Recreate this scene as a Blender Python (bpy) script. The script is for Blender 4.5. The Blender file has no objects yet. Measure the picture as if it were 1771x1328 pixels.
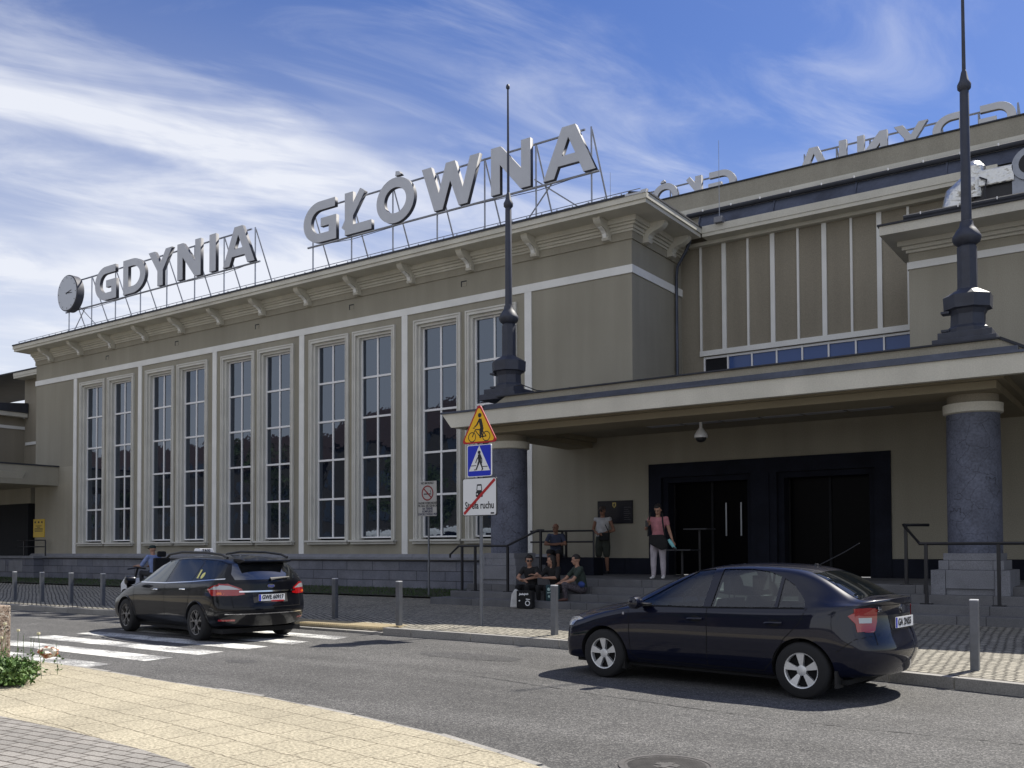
import bpy, bmesh, math, random
from mathutils import Vector, Matrix, noise
from mathutils.bvhtree import BVHTree
random.seed(7)
R = math.radians
S = bpy.context.scene
COL = S.collection

# ---------------------------------------------------------------- camera
EYE = 1.63
ps, th, ro = R(35.007), R(1.610), R(-0.222)
fw = Vector((-math.sin(ps)*math.cos(th), math.cos(ps)*math.cos(th), math.sin(th)))
r0 = Vector((math.cos(ps), math.sin(ps), 0)); u0 = r0.cross(fw)
rt = r0*math.cos(ro)+u0*math.sin(ro); up = rt.cross(fw)
cd = bpy.data.cameras.new('camera'); cam = bpy.data.objects.new('camera', cd); COL.objects.link(cam)
cam.matrix_world = Matrix(((rt.x, up.x, -fw.x, 0), (rt.y, up.y, -fw.y, 0), (rt.z, up.z, -fw.z, EYE), (0, 0, 0, 1)))
cd.sensor_width = 36; cd.lens = 1626.8/1771*36; cd.shift_y = (900.6-664)/1771
cd.clip_start = .1; cd.clip_end = 3000
S.camera = cam

# ---------------------------------------------------------------- sun and sky
SUN_EL, SUN_AZ = R(51.5), R(18)          # azimuth measured from +Y (behind the station) towards +X
sd = Vector((math.sin(SUN_AZ)*math.cos(SUN_EL), math.cos(SUN_AZ)*math.cos(SUN_EL), math.sin(SUN_EL)))
ld = bpy.data.lights.new('sun', 'SUN'); ld.energy = 4.5; ld.angle = R(.55); ld.color = (1, .945, .85)
sun = bpy.data.objects.new('sun', ld); COL.objects.link(sun)
sun.rotation_euler = sd.to_track_quat('Z', 'Y').to_euler(); sun.location = (0, 0, 40)

W = bpy.data.worlds.new('World'); S.world = W; W.use_nodes = True
nt = W.node_tree; nt.nodes.clear()
def N(t, typ, **k):
    n = t.nodes.new(typ)
    for a, b in k.items(): setattr(n, a, b)
    return n
out = N(nt, 'ShaderNodeOutputWorld'); bg = N(nt, 'ShaderNodeBackground')
sky = N(nt, 'ShaderNodeTexSky', sky_type='NISHITA', sun_disc=False)
sky.sun_elevation = SUN_EL; sky.sun_rotation = SUN_AZ
sky.air_density = 1.0; sky.dust_density = .3; sky.ozone_density = 3.0
hs = N(nt, 'ShaderNodeHueSaturation'); hs.inputs['Saturation'].default_value = 1.22; hs.inputs['Value'].default_value = .68; hs.inputs['Hue'].default_value = .517
nt.links.new(sky.outputs[0], hs.inputs['Color'])
geo = N(nt, 'ShaderNodeTexCoord'); sep = N(nt, 'ShaderNodeSeparateXYZ'); nt.links.new(geo.outputs['Generated'], sep.inputs[0])
def mth(t, op, a, b=None, clamp=False):
    m = N(t, 'ShaderNodeMath', operation=op, use_clamp=clamp)
    for i, v in enumerate((a, b)):
        if v is None: continue
        if isinstance(v, (int, float)): m.inputs[i].default_value = v
        else: t.links.new(v, m.inputs[i])
    return m.outputs[0]
zz = mth(nt, 'ADD', mth(nt, 'MAXIMUM', sep.outputs[2], 0.0), .22)
px = mth(nt, 'DIVIDE', sep.outputs[0], zz); py = mth(nt, 'DIVIDE', sep.outputs[1], zz)
uu = mth(nt, 'ADD', mth(nt, 'MULTIPLY', px, .5), mth(nt, 'MULTIPLY', py, .866))      # along the wind streaks
vv = mth(nt, 'ADD', mth(nt, 'MULTIPLY', px, -.866), mth(nt, 'MULTIPLY', py, .5))     # across them
def cloud(su, sv, lo, hi, det=8, dist=.6, off=0, rough=.6):
    c = N(nt, 'ShaderNodeCombineXYZ'); nt.links.new(mth(nt, 'MULTIPLY', uu, su), c.inputs[0]); nt.links.new(mth(nt, 'MULTIPLY', vv, sv), c.inputs[1]); c.inputs[2].default_value = off
    n = N(nt, 'ShaderNodeTexNoise'); n.inputs['Scale'].default_value = 1; n.inputs['Detail'].default_value = det
    n.inputs['Roughness'].default_value = rough; n.inputs['Distortion'].default_value = dist
    nt.links.new(c.outputs[0], n.inputs[0]); return smooth(n.outputs[0], lo, hi)
def smooth(x, lo, hi):
    mr = N(nt, 'ShaderNodeMapRange', interpolation_type='SMOOTHSTEP'); mr.inputs[1].default_value = lo; mr.inputs[2].default_value = hi
    nt.links.new(x, mr.inputs[0]); return mr.outputs[0]
mul = lambda a, b: mth(nt, 'MULTIPLY', a, b)
add = lambda a, b: mth(nt, 'ADD', a, b)
wob = add(vv, mul(add(cloud(2.0, 4, 0, 1, 4, .4, 3), -.5), .26))
band = mul(smooth(mth(nt, 'ABSOLUTE', add(wob, -1.50)), .17, .0), smooth(uu, .72, .25))
band = mul(band, add(mul(cloud(2.6, 11, .28, .68, 9, .5, 7, .6), .55), .45))
fluffy = mul(mul(smooth(wob, 1.60, 1.90), smooth(wob, 2.35, 1.95)), cloud(1.6, 2.4, .38, .68, 6, .3, 11.3, .5))
veil = mul(smooth(vv, 1.0, 2.1), .46)
wisps = mul(cloud(1.9, 5.6, .42, .80, 9, .7, 1.7, .60), add(mul(smooth(vv, .6, 1.6), .26), .26))
lowc = smooth(sep.outputs[2], .34, .12)
south = mul(smooth(sep.outputs[1], .05, -.45), add(mul(cloud(.8, 1.1, .35, .65, 6, .3, 21, .55), .5), .45))   # unseen clouds added behind the camera to brighten the shaded facade
dens = add(add(add(mul(band, .80), mul(fluffy, .72)), add(add(veil, wisps), mul(lowc, .30))), south)
dens = mth(nt, 'MINIMUM', dens, .92)
mix = N(nt, 'ShaderNodeMix', data_type='RGBA'); nt.links.new(dens, mix.inputs[0])
nt.links.new(hs.outputs[0], mix.inputs[6]); mix.inputs[7].default_value = (5.2, 5.35, 5.75, 1)
nt.links.new(mix.outputs[2], bg.inputs[0]); bg.inputs[1].default_value = .100
nt.links.new(bg.outputs[0], out.inputs[0])

S.view_settings.view_transform = 'Standard'; S.view_settings.look = 'None'
S.view_settings.exposure = .78; S.view_settings.gamma = 1

# ---------------------------------------------------------------- materials
MATS = {}
def mat(name, col=(.5, .5, .5), rough=.7, metal=0, spec=.5, **k):
    """principled material; k: noise=(scale,amount) colour mottling, fine=(scale,amount), bump=(scale,strength[,dist]), coat, ior, trans, alpha, emit"""
    if name in MATS: return MATS[name]
    m = bpy.data.materials.new(name); m.use_nodes = True; t = m.node_tree
    b = t.nodes['Principled BSDF']
    b.inputs['Base Color'].default_value = (*col, 1); b.inputs['Roughness'].default_value = rough
    b.inputs['Metallic'].default_value = metal; b.inputs['Specular IOR Level'].default_value = spec
    if 'ior' in k: b.inputs['IOR'].default_value = k['ior']
    if 'coat' in k: b.inputs['Coat Weight'].default_value = k['coat']; b.inputs['Coat Roughness'].default_value = .03
    if 'trans' in k: b.inputs['Transmission Weight'].default_value = k['trans']
    if 'emit' in k: b.inputs['Emission Color'].default_value = (*k['emit'][:3], 1); b.inputs['Emission Strength'].default_value = k['emit'][3]
    tc = N(t, 'ShaderNodeTexCoord'); co = tc.outputs['Object']
    cur = None
    def mulnoise(cur, sc, amt, det=4):
        n = N(t, 'ShaderNodeTexNoise'); n.inputs['Scale'].default_value = sc; n.inputs['Detail'].default_value = det; t.links.new(co, n.inputs[0])
        mr = N(t, 'ShaderNodeMapRange'); mr.inputs[1].default_value = .25; mr.inputs[2].default_value = .75
        mr.inputs[3].default_value = 1-amt; mr.inputs[4].default_value = 1+amt; t.links.new(n.outputs[0], mr.inputs[0])
        x = N(t, 'ShaderNodeMix', data_type='RGBA', blend_type='MULTIPLY'); x.inputs[0].default_value = 1
        if cur is None: x.inputs[6].default_value = (*col, 1)
        else: t.links.new(cur, x.inputs[6])
        t.links.new(mr.outputs[0], x.inputs[7]); return x.outputs[2]
    for key in ('noise', 'fine'):
        if key in k: cur = mulnoise(cur, *k[key])
    if 'streak' in k:
        mp = N(t, 'ShaderNodeMapping'); mp.inputs['Scale'].default_value = (2.2, 2.2, .16); t.links.new(co, mp.inputs[0]); keep = co; co = mp.outputs[0]
        cur = mulnoise(cur, 1.0, k['streak'], 6); co = keep
    if cur is not None: t.links.new(cur, b.inputs['Base Color'])
    if 'bump' in k:
        n = N(t, 'ShaderNodeTexNoise'); n.inputs['Scale'].default_value = k['bump'][0]; n.inputs['Detail'].default_value = 3; t.links.new(co, n.inputs[0])
        bp = N(t, 'ShaderNodeBump'); bp.inputs['Strength'].default_value = k['bump'][1]
        bp.inputs['Distance'].default_value = k['bump'][2] if len(k['bump']) > 2 else .01
        t.links.new(n.outputs[0], bp.inputs['Height']); t.links.new(bp.outputs[0], b.inputs['Normal'])
    MATS[name] = m; return m

def brickmat(name, c1, c2, cm, bw, bh, mortar=.01, rough=.9, axis='XY', warp=.0, grain=(60, .25), offs=.5, bump=.6, big=(.6, .12), rot=0, ramp=None):
    """blocks, setts, slabs or ashlar laid out in metres over a plane"""
    m = bpy.data.materials.new(name); m.use_nodes = True; t = m.node_tree; b = t.nodes['Principled BSDF']
    b.inputs['Roughness'].default_value = rough; b.inputs['Specular IOR Level'].default_value = .3
    tc = N(t, 'ShaderNodeTexCoord'); s = N(t, 'ShaderNodeSeparateXYZ'); t.links.new(tc.outputs['Object'], s.inputs[0])
    c = N(t, 'ShaderNodeCombineXYZ'); t.links.new(s.outputs[axis[0] == 'Y'], c.inputs[0]); t.links.new(s.outputs[{'Y': 1, 'Z': 2}[axis[1]]], c.inputs[1])
    v = c.outputs[0]
    if rot:
        mp = N(t, 'ShaderNodeMapping'); mp.inputs['Rotation'].default_value = (0, 0, rot); t.links.new(v, mp.inputs[0]); v = mp.outputs[0]
    if warp:
        for sc_, am in ((.5, warp*3), (7, warp)):
            nz = N(t, 'ShaderNodeTexNoise'); nz.inputs['Scale'].default_value = sc_; nz.inputs['Detail'].default_value = 2; t.links.new(v, nz.inputs[0])
            a = N(t, 'ShaderNodeVectorMath', operation='SUBTRACT'); t.links.new(nz.outputs['Color'], a.inputs[0]); a.inputs[1].default_value = (.5, .5, .5)
            a2 = N(t, 'ShaderNodeVectorMath', operation='SCALE'); t.links.new(a.outputs[0], a2.inputs[0]); a2.inputs['Scale'].default_value = am
            a3 = N(t, 'ShaderNodeVectorMath', operation='ADD'); t.links.new(v, a3.inputs[0]); t.links.new(a2.outputs[0], a3.inputs[1]); v = a3.outputs[0]
    br = N(t, 'ShaderNodeTexBrick'); br.offset = offs
    br.inputs['Color1'].default_value = (*c1, 1); br.inputs['Color2'].default_value = (*c2, 1); br.inputs['Mortar'].default_value = (*cm, 1)
    br.inputs['Scale'].default_value = 1; br.inputs['Mortar Size'].default_value = mortar; br.inputs['Mortar Smooth'].default_value = .3
    br.inputs['Brick Width'].default_value = bw; br.inputs['Row Height'].default_value = bh
    t.links.new(v, br.inputs[0]); cur = br.outputs[0]
    for sc, am in (grain, big):
        n = N(t, 'ShaderNodeTexNoise'); n.inputs['Scale'].default_value = sc; n.inputs['Detail'].default_value = 5; n.inputs['Roughness'].default_value = .65; t.links.new(tc.outputs['Object'], n.inputs[0])
        mr = N(t, 'ShaderNodeMapRange'); mr.inputs[1].default_value = .3; mr.inputs[2].default_value = .7; mr.inputs[3].default_value = 1-am; mr.inputs[4].default_value = 1+am
        t.links.new(n.outputs[0], mr.inputs[0])
        x = N(t, 'ShaderNodeMix', data_type='RGBA', blend_type='MULTIPLY'); x.inputs[0].default_value = 1
        t.links.new(cur, x.inputs[6]); t.links.new(mr.outputs[0], x.inputs[7]); cur = x.outputs[2]
        if sc == grain[0]: gr = n.outputs[0]
    t.links.new(cur, b.inputs['Base Color'])
    h = mth(t, 'ADD', mth(t, 'MULTIPLY', br.outputs['Fac'], -1.0), mth(t, 'MULTIPLY', gr, .5))
    bp = N(t, 'ShaderNodeBump'); bp.inputs['Strength'].default_value = bump; bp.inputs['Distance'].default_value = .012
    t.links.new(h, bp.inputs['Height']); t.links.new(bp.outputs[0], b.inputs['Normal'])
    MATS[name] = m; return m

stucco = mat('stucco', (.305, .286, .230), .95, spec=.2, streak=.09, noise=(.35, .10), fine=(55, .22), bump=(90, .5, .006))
stucco_pale = mat('stucco_pale', (.33, .308, .248), .95, spec=.2, streak=.09, noise=(.4, .09), fine=(55, .18), bump=(90, .4, .005))
white_band = mat('white_band', (.76, .76, .73), .85, spec=.25, noise=(1.5, .08), fine=(60, .08), bump=(80, .2, .004))
trim = mat('trim_plaster', (.57, .55, .475), .85, spec=.25, streak=.06, noise=(1.2, .10), fine=(40, .10), bump=(60, .2, .004))
arch = mat('architrave_plaster', (.60, .59, .54), .8, spec=.3, noise=(1.4, .10), fine=(40, .08))
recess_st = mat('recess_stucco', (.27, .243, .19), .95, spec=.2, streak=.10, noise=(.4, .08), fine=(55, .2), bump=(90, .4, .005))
ochre = mat('ochre_plaster', (.27, .235, .165), .9, spec=.2, noise=(.8, .12), fine=(50, .1))
zinc = mat('zinc', (.075, .085, .115), .45, metal=.6, noise=(1.2, .35), fine=(14, .12))
roofdark = mat('roof_felt', (.03, .033, .042), .75, noise=(2, .3), bump=(30, .4, .01))
granite = brickmat('granite_plinth', (.14, .148, .18), (.185, .19, .215), (.05, .05, .06), 1.15, .30, .012, .85, 'XZ', 0, (45, .22), .37, .35, (1.3, .22))
stone = mat('pale_granite', (.20, .205, .225), .85, noise=(3, .14), fine=(70, .30), bump=(80, .3, .004))
stepstone = brickmat('step_granite', (.115, .117, .125), (.15, .15, .155), (.05, .05, .055), 1.35, 9, .008, .85, 'XY', 0, (60, .25), .5, .25, (1.5, .2))
shaftm = mat('column_stone', (.10, .110, .150), .6, spec=.4, noise=(2.6, .26), fine=(26, .34), bump=(12, .25, .02))
def cracked(m):
    t = m.node_tree; b = t.nodes['Principled BSDF']; tc = N(t, 'ShaderNodeTexCoord'); nz = N(t, 'ShaderNodeTexNoise'); nz.inputs['Scale'].default_value = 3; nz.inputs['Detail'].default_value = 5; t.links.new(tc.outputs['Object'], nz.inputs[0])
    a = N(t, 'ShaderNodeMix', data_type='VECTOR'); a.inputs[0].default_value = .22; t.links.new(tc.outputs['Object'], a.inputs[4]); t.links.new(nz.outputs['Color'], a.inputs[5])
    v = N(t, 'ShaderNodeTexVoronoi', feature='DISTANCE_TO_EDGE'); v.inputs['Scale'].default_value = 3.2; t.links.new(a.outputs[1], v.inputs[0])
    n2 = N(t, 'ShaderNodeTexNoise'); n2.inputs['Scale'].default_value = 1.1; t.links.new(tc.outputs['Object'], n2.inputs[0])
    w = N(t, 'ShaderNodeMapRange'); w.inputs[1].default_value = .002; w.inputs[2].default_value = .014; w.inputs[3].default_value = .35; w.inputs[4].default_value = 1; t.links.new(v.outputs['Distance'], w.inputs[0])
    g = N(t, 'ShaderNodeMapRange'); g.inputs[1].default_value = .50; g.inputs[2].default_value = .44; t.links.new(n2.outputs[0], g.inputs[0])
    k = mth(t, 'MAXIMUM', w.outputs[0], g.outputs[0])
    old = b.inputs['Base Color'].links[0].from_socket; x = N(t, 'ShaderNodeMix', data_type='RGBA', blend_type='MULTIPLY'); x.inputs[0].default_value = 1
    t.links.new(old, x.inputs[6]); t.links.new(k, x.inputs[7]); t.links.new(x.outputs[2], b.inputs['Base Color'])
cracked(shaftm)
portalm = mat('dark_granite', (.010, .012, .021), .8, spec=.2, noise=(2, .3), fine=(40, .25))
black = mat('black_metal', (.012, .012, .015), .45, spec=.5)
ironm = mat('cast_iron', (.035, .04, .058), .55, spec=.5, noise=(6, .25))
steel = mat('grey_steel', (.30, .32, .36), .45, metal=.5, noise=(8, .12))
alum = mat('letter_metal', (.50, .515, .545), .5, metal=.1, spec=.4, noise=(1.5, .06), fine=(90, .06))
letside = mat('letter_side', (.06, .062, .075), .6, metal=.2)
framew = mat('white_window_frame', (.80, .80, .80), .5)
darkin = mat('dark_interior', (.008, .009, .012), .9)
glass = mat('window_glass', (.006, .009, .018), .02, spec=.5, ior=2.15, bump=(1.3, .16, .02))
glass.node_tree.nodes['Principled BSDF'].inputs['Specular Tint'].default_value = (.72, .84, 1, 1)
strip_glass = mat('strip_glass', (.045, .095, .27), .06, spec=.5, ior=1.4)  # base colour carries the blue film and the reflected blue sky
galv = mat('galvanised_steel', (.17, .18, .20), .42, metal=.55, noise=(10, .14))
foil = mat('aluminium_foil', (.62, .62, .60), .28, metal=.9, bump=(9, .9, .04))
rubber = mat('tyre_rubber', (.014, .014, .015), .85, bump=(60, .3, .004))
white = mat('white_paint', (.72, .73, .74), .5)
whiteplate = mat('white_enamel', (.75, .76, .77), .4)
blk = mat('black_ink', (.01, .01, .012), .6)
yellow = mat('yellow_sign', (.85, .48, .01), .4)
redm = mat('sign_red', (.42, .012, .018), .4)
bluem = mat('sign_blue', (.006, .025, .48), .4)

# ---------------------------------------------------------------- object helpers
def link(o, parent=None):
    COL.objects.link(o)
    if parent: o.parent = parent
    return o
def rootloc(p):
    while p.parent: p = p.parent
    return Vector(p.location)
def thing(name, label, cat, loc=(0, 0, 0), rz=0, group=None):
    o = bpy.data.objects.new(name, None); COL.objects.link(o); o.location = loc; o.rotation_euler = (0, 0, rz); o.empty_display_size = .2
    o['label'] = label; o['category'] = cat
    if group: o['group'] = group
    return o
def tag(o, label, cat, group=None):
    o['label'] = label; o['category'] = cat
    if group: o['group'] = group
    return o
def struct(o, kind='structure'): o['kind'] = kind; return o
def dup(root, loc, rz, label, group=None):
    r = root.copy(); COL.objects.link(r); r.location = loc; r.rotation_euler = (0, 0, rz); r['label'] = label
    if group: r['group'] = group
    for ch in list(root.children):
        c = ch.copy(); COL.objects.link(c); c.parent = r
        for g in list(ch.children):
            d = g.copy(); COL.objects.link(d); d.parent = c
    return r
class MB:
    def __init__(s): s.v = []; s.f = []; s.mi = []; s.cur = 0
    def add(s, vs, fs):
        o = len(s.v); s.v += [tuple(v) for v in vs]; s.f += [tuple(i+o for i in f) for f in fs]; s.mi += [s.cur]*len(fs); return s
    def box(s, x0, x1, y0, y1, z0, z1):
        return s.add([(x, y, z) for z in (z0, z1) for y in (y0, y1) for x in (x0, x1)],
                     [(0, 2, 3, 1), (4, 5, 7, 6), (0, 1, 5, 4), (2, 6, 7, 3), (0, 4, 6, 2), (1, 3, 7, 5)])
    def prism(s, poly, axis, a, b):
        """poly of 2-D points; axis 'X': (y,z) extruded in x; 'Y': (x,z) extruded in y; 'Z': (x,y) extruded in z"""
        n = len(poly); f3 = {'X': lambda p, t: (t, p[0], p[1]), 'Y': lambda p, t: (p[0], t, p[1]), 'Z': lambda p, t: (p[0], p[1], t)}[axis]
        vs = [f3(p, a) for p in poly]+[f3(p, b) for p in poly]
        return s.add(vs, [tuple(range(n))[::-1], tuple(range(n, 2*n))]+[(i, (i+1) % n, n+(i+1) % n, n+i) for i in range(n)])
    def tube(s, p0, p1, r, n=10, r1=None):
        p0, p1 = Vector(p0), Vector(p1); d = (p1-p0).normalized(); a = d.orthogonal().normalized(); b = d.cross(a); r1 = r if r1 is None else r1
        vs = [p0+(a*math.cos(t)+b*math.sin(t))*r for t in [2*math.pi*i/n for i in range(n)]]+[p1+(a*math.cos(t)+b*math.sin(t))*r1 for t in [2*math.pi*i/n for i in range(n)]]
        return s.add(vs, [(i, (i+1) % n, n+(i+1) % n, n+i) for i in range(n)]+[tuple(range(n))[::-1], tuple(range(n, 2*n))])
    def path(s, pts, r, n=10):
        pts = [Vector(p) for p in pts]; rings = []
        a = (pts[1]-pts[0]).orthogonal().normalized()
        for i, p in enumerate(pts):
            d = ((pts[min(i+1, len(pts)-1)]-p).normalized()+(p-pts[max(i-1, 0)]).normalized()).normalized()
            a = (a-d*a.dot(d)).normalized(); b = d.cross(a)
            rr = r[i] if isinstance(r, (list, tuple)) else r
            rings.append([p+(a*math.cos(2*math.pi*k/n)+b*math.sin(2*math.pi*k/n))*rr for k in range(n)])
        vs = sum(rings, []); fs = []
        for i in range(len(pts)-1):
            for k in range(n): fs.append((i*n+k, i*n+(k+1) % n, (i+1)*n+(k+1) % n, (i+1)*n+k))
        fs += [tuple(range(n))[::-1], tuple(range((len(pts)-1)*n, len(pts)*n))]
        return s.add(vs, fs)
    def lathe(s, prof, c=(0, 0, 0), n=24, ang=0, axis='Z', cap=True):
        vs = []
        for r_, z in prof:
            for k in range(n):
                t = 2*math.pi*k/n+ang; q = (r_*math.cos(t), r_*math.sin(t), z)
                if axis == 'Y': q = (q[0], q[2], q[1])
                vs.append((q[0]+c[0], q[1]+c[1], q[2]+c[2]))
        fs = []
        for i in range(len(prof)-1):
            for k in range(n):
                fs.append((i*n+k, i*n+(k+1) % n, (i+1)*n+(k+1) % n, (i+1)*n+k))
        if cap: fs += [tuple(range(n))[::-1], tuple(range((len(prof)-1)*n, len(prof)*n))]
        return s.add(vs, fs)
    def quad(s, *p): return s.add(p, [tuple(range(len(p)))])
    def build(s, name, m, parent=None, smooth=False, bevel=0, local=False, fix=True, kind=None):
        off = Vector((0, 0, 0)) if (local or parent is None) else rootloc(parent)
        me = bpy.data.meshes.new(name); me.from_pydata([tuple(Vector(v)-off) for v in s.v], [], s.f)
        for x in (m if isinstance(m, (list, tuple)) else [m]): me.materials.append(x)
        if isinstance(m, (list, tuple)): me.polygons.foreach_set('material_index', s.mi)
        if fix or bevel:
            bm = bmesh.new(); bm.from_mesh(me)
            if bevel:
                bmesh.ops.bevel(bm, geom=[e for e in bm.edges if e.is_manifold and e.calc_face_angle(0) > .5], offset=bevel, segments=2, affect='EDGES', profile=.6, clamp_overlap=True)
            if fix: bmesh.ops.recalc_face_normals(bm, faces=bm.faces)
            bm.to_mesh(me); bm.free()
        if smooth: shade(me, smooth if smooth is not True else 40)
        o = bpy.data.objects.new(name, me); link(o, parent)
        if kind: o['kind'] = kind
        return o
def shade(me, ang=40):
    me.polygons.foreach_set('use_smooth', [True]*len(me.polygons))
    try: me.set_sharp_from_angle(angle=R(ang))
    except Exception: pass
def sheet(name, poly, z, m, parent=None, kind='structure'):
    o = MB().quad(*[(x, y, z(x, y) if callable(z) else z) for x, y in poly]).build(name, m, parent, fix=False)
    if o.data.polygons[0].normal.z < 0: o.data.flip_normals()
    if kind: o['kind'] = kind
    return o
def text(name, s, size, loc, m, parent, rot=(R(90), 0, 0), extrude=.0015, bold=.0, sx=1, align='CENTER', local=False):
    c = bpy.data.curves.new(name, 'FONT'); c.body = s; c.size = size; c.align_x = align; c.align_y = 'CENTER'; c.extrude = extrude; c.offset = bold; c.resolution_u = 3
    o = bpy.data.objects.new(name+'_t', c); COL.objects.link(o)
    bpy.context.view_layer.update()
    me = bpy.data.meshes.new_from_object(o.evaluated_get(bpy.context.evaluated_depsgraph_get()))
    bpy.data.objects.remove(o)
    Mx = Matrix.Translation(Vector(loc)-(Vector((0, 0, 0)) if local or parent is None else rootloc(parent))) @ \
        (Matrix.Rotation(rot[2], 4, 'Z') @ Matrix.Rotation(rot[1], 4, 'Y') @ Matrix.Rotation(rot[0], 4, 'X')) @ Matrix.Diagonal((sx, 1, 1, 1))
    me.transform(Mx); me.materials.clear(); me.materials.append(m)
    q = bpy.data.objects.new(name, me); link(q, parent); return q
# ================================================================ ground
def specks(name, col, dark, light, sc, rough=.9, patch=.12, bump=.5):
    m = bpy.data.materials.new(name); m.use_nodes = True; t = m.node_tree; b = t.nodes['Principled BSDF']; b.inputs['Roughness'].default_value = rough
    b.inputs['Specular IOR Level'].default_value = .35
    tc = N(t, 'ShaderNodeTexCoord'); n = N(t, 'ShaderNodeTexVoronoi'); n.inputs['Scale'].default_value = sc; t.links.new(tc.outputs['Object'], n.inputs[0])
    cr = N(t, 'ShaderNodeValToRGB'); e = cr.color_ramp.elements; e[0].position = .0; e[0].color = (*dark, 1); e[1].position = 1; e[1].color = (*light, 1)
    x = e.new(.42); x.color = (*col, 1); x = e.new(.62); x.color = (*col, 1)
    s = N(t, 'ShaderNodeSeparateColor'); t.links.new(n.outputs['Color'], s.inputs[0]); t.links.new(s.outputs[0], cr.inputs[0]); cur = cr.outputs[0]
    for scl, am, det in ((.7, patch, 4), (7, patch*.7, 5), (.16, patch*.8, 3)):
        nz = N(t, 'ShaderNodeTexNoise'); nz.inputs['Scale'].default_value = scl; nz.inputs['Detail'].default_value = det; t.links.new(tc.outputs['Object'], nz.inputs[0])
        mr = N(t, 'ShaderNodeMapRange'); mr.inputs[1].default_value = .3; mr.inputs[2].default_value = .7; mr.inputs[3].default_value = 1-am; mr.inputs[4].default_value = 1+am; t.links.new(nz.outputs[0], mr.inputs[0])
        mx = N(t, 'ShaderNodeMix', data_type='RGBA', blend_type='MULTIPLY'); mx.inputs[0].default_value = 1; t.links.new(cur, mx.inputs[6]); t.links.new(mr.outputs[0], mx.inputs[7]); cur = mx.outputs[2]
    mp = N(t, 'ShaderNodeMapping'); mp.inputs['Scale'].default_value = (.10, 1.3, 1); t.links.new(tc.outputs['Object'], mp.inputs[0])
    nz = N(t, 'ShaderNodeTexNoise'); nz.inputs['Scale'].default_value = 1; nz.inputs['Detail'].default_value = 6; t.links.new(mp.outputs[0], nz.inputs[0])
    mr = N(t, 'ShaderNodeMapRange'); mr.inputs[1].default_value = .35; mr.inputs[2].default_value = .65; mr.inputs[3].default_value = 1-patch; mr.inputs[4].default_value = 1+patch; t.links.new(nz.outputs[0], mr.inputs[0])
    mx = N(t, 'ShaderNodeMix', data_type='RGBA', blend_type='MULTIPLY'); mx.inputs[0].default_value = 1; t.links.new(cur, mx.inputs[6]); t.links.new(mr.outputs[0], mx.inputs[7]); cur = mx.outputs[2]
    t.links.new(cur, b.inputs['Base Color'])
    bp = N(t, 'ShaderNodeBump'); bp.inputs['Strength'].default_value = bump; bp.inputs['Distance'].default_value = .006; t.links.new(s.outputs[0], bp.inputs['Height']); t.links.new(bp.outputs[0], b.inputs['Normal'])
    MATS[name] = m; return m
asphalt = specks('asphalt', (.074, .073, .072), (.030, .030, .031), (.19, .185, .175), 85, .85, .14)
sett = brickmat('sett_paving', (.25, .235, .195), (.37, .345, .285), (.06, .055, .045), .135, .105, .016, .85, 'XY', .055, (55, .30), .5, 1.0, (1.1, .12), rot=R(28))
slab = brickmat('aggregate_slab', (.335, .300, .222), (.365, .327, .242), (.155, .13, .09), .50, .36, .006, .9, 'XY', .06, (36, .58), .37, .9, (.9, .16), rot=R(7))
brickp = brickmat('grey_paver', (.21, .20, .185), (.27, .255, .235), (.07, .06, .05), .235, .115, .009, .9, 'XY', .012, (60, .3), .5, .7, (1.2, .12), rot=R(-4))
kerbm = mat('kerb_granite', (.27, .26, .24), .85, noise=(1.3, .2), fine=(60, .3), bump=(70, .3, .005))
tact = mat('tactile_paver', (.42, .35, .22), .85, noise=(3, .15), fine=(70, .25))
soil = mat('soil', (.03, .028, .02), .95, noise=(6, .3))
grassm = mat('grass_blade', (.035, .075, .012), .8, noise=(5, .4))

struct(sheet('road', [(-400, -300), (300, -300), (300, 500), (-400, 500)], 0, asphalt))
KL = [(-70, 12.9), (-45, 12.95), (-26, 13.05), (-21, 13.2), (-18.2, 13.17), (-17.6, 13.16), (-15, 13.12), (-12.1, 13.05), (-11.4, 13.04), (-10, 13.0), (-8.1, 12.87), (-6.5, 12.65), (-4.8, 12.33), (-2.8, 11.85), (-1.3, 11.45), (1.5, 10.7), (6, 9.6), (14, 7.9)]
def kz(x): return .045 if -17.6 <= x <= -12.1 else .135
def ptop(x, y, ky): # pavement height
    t = max(0, min(1, (y-ky)/max(.1, 17.4-ky))); a = kz(x); b = .135
    rise = min(1, (y-ky)/1.4)
    return (a+(b-a)*rise)+(.28-.135)*t if y < 17.4 else .28+(min(y, 22.5)-17.4)*.012
pv = MB(); rows = [0, .5, 1.4, 2.6, 4.0]
ring = []
for x, ky in KL:
    ys = [ky+.14, ky+.6, ky+1.4, (ky+1.4+17.4)/2, 17.4, 18.9, 22.4]
    ring.append([(x, y, ptop(x, y, ky)) for y in ys])
for i in range(len(ring)-1):
    for j in range(6): pv.quad(ring[i][j], ring[i+1][j], ring[i+1][j+1], ring[i][j+1])
o = pv.build('pavement', sett, fix=False, kind='structure')
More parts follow.
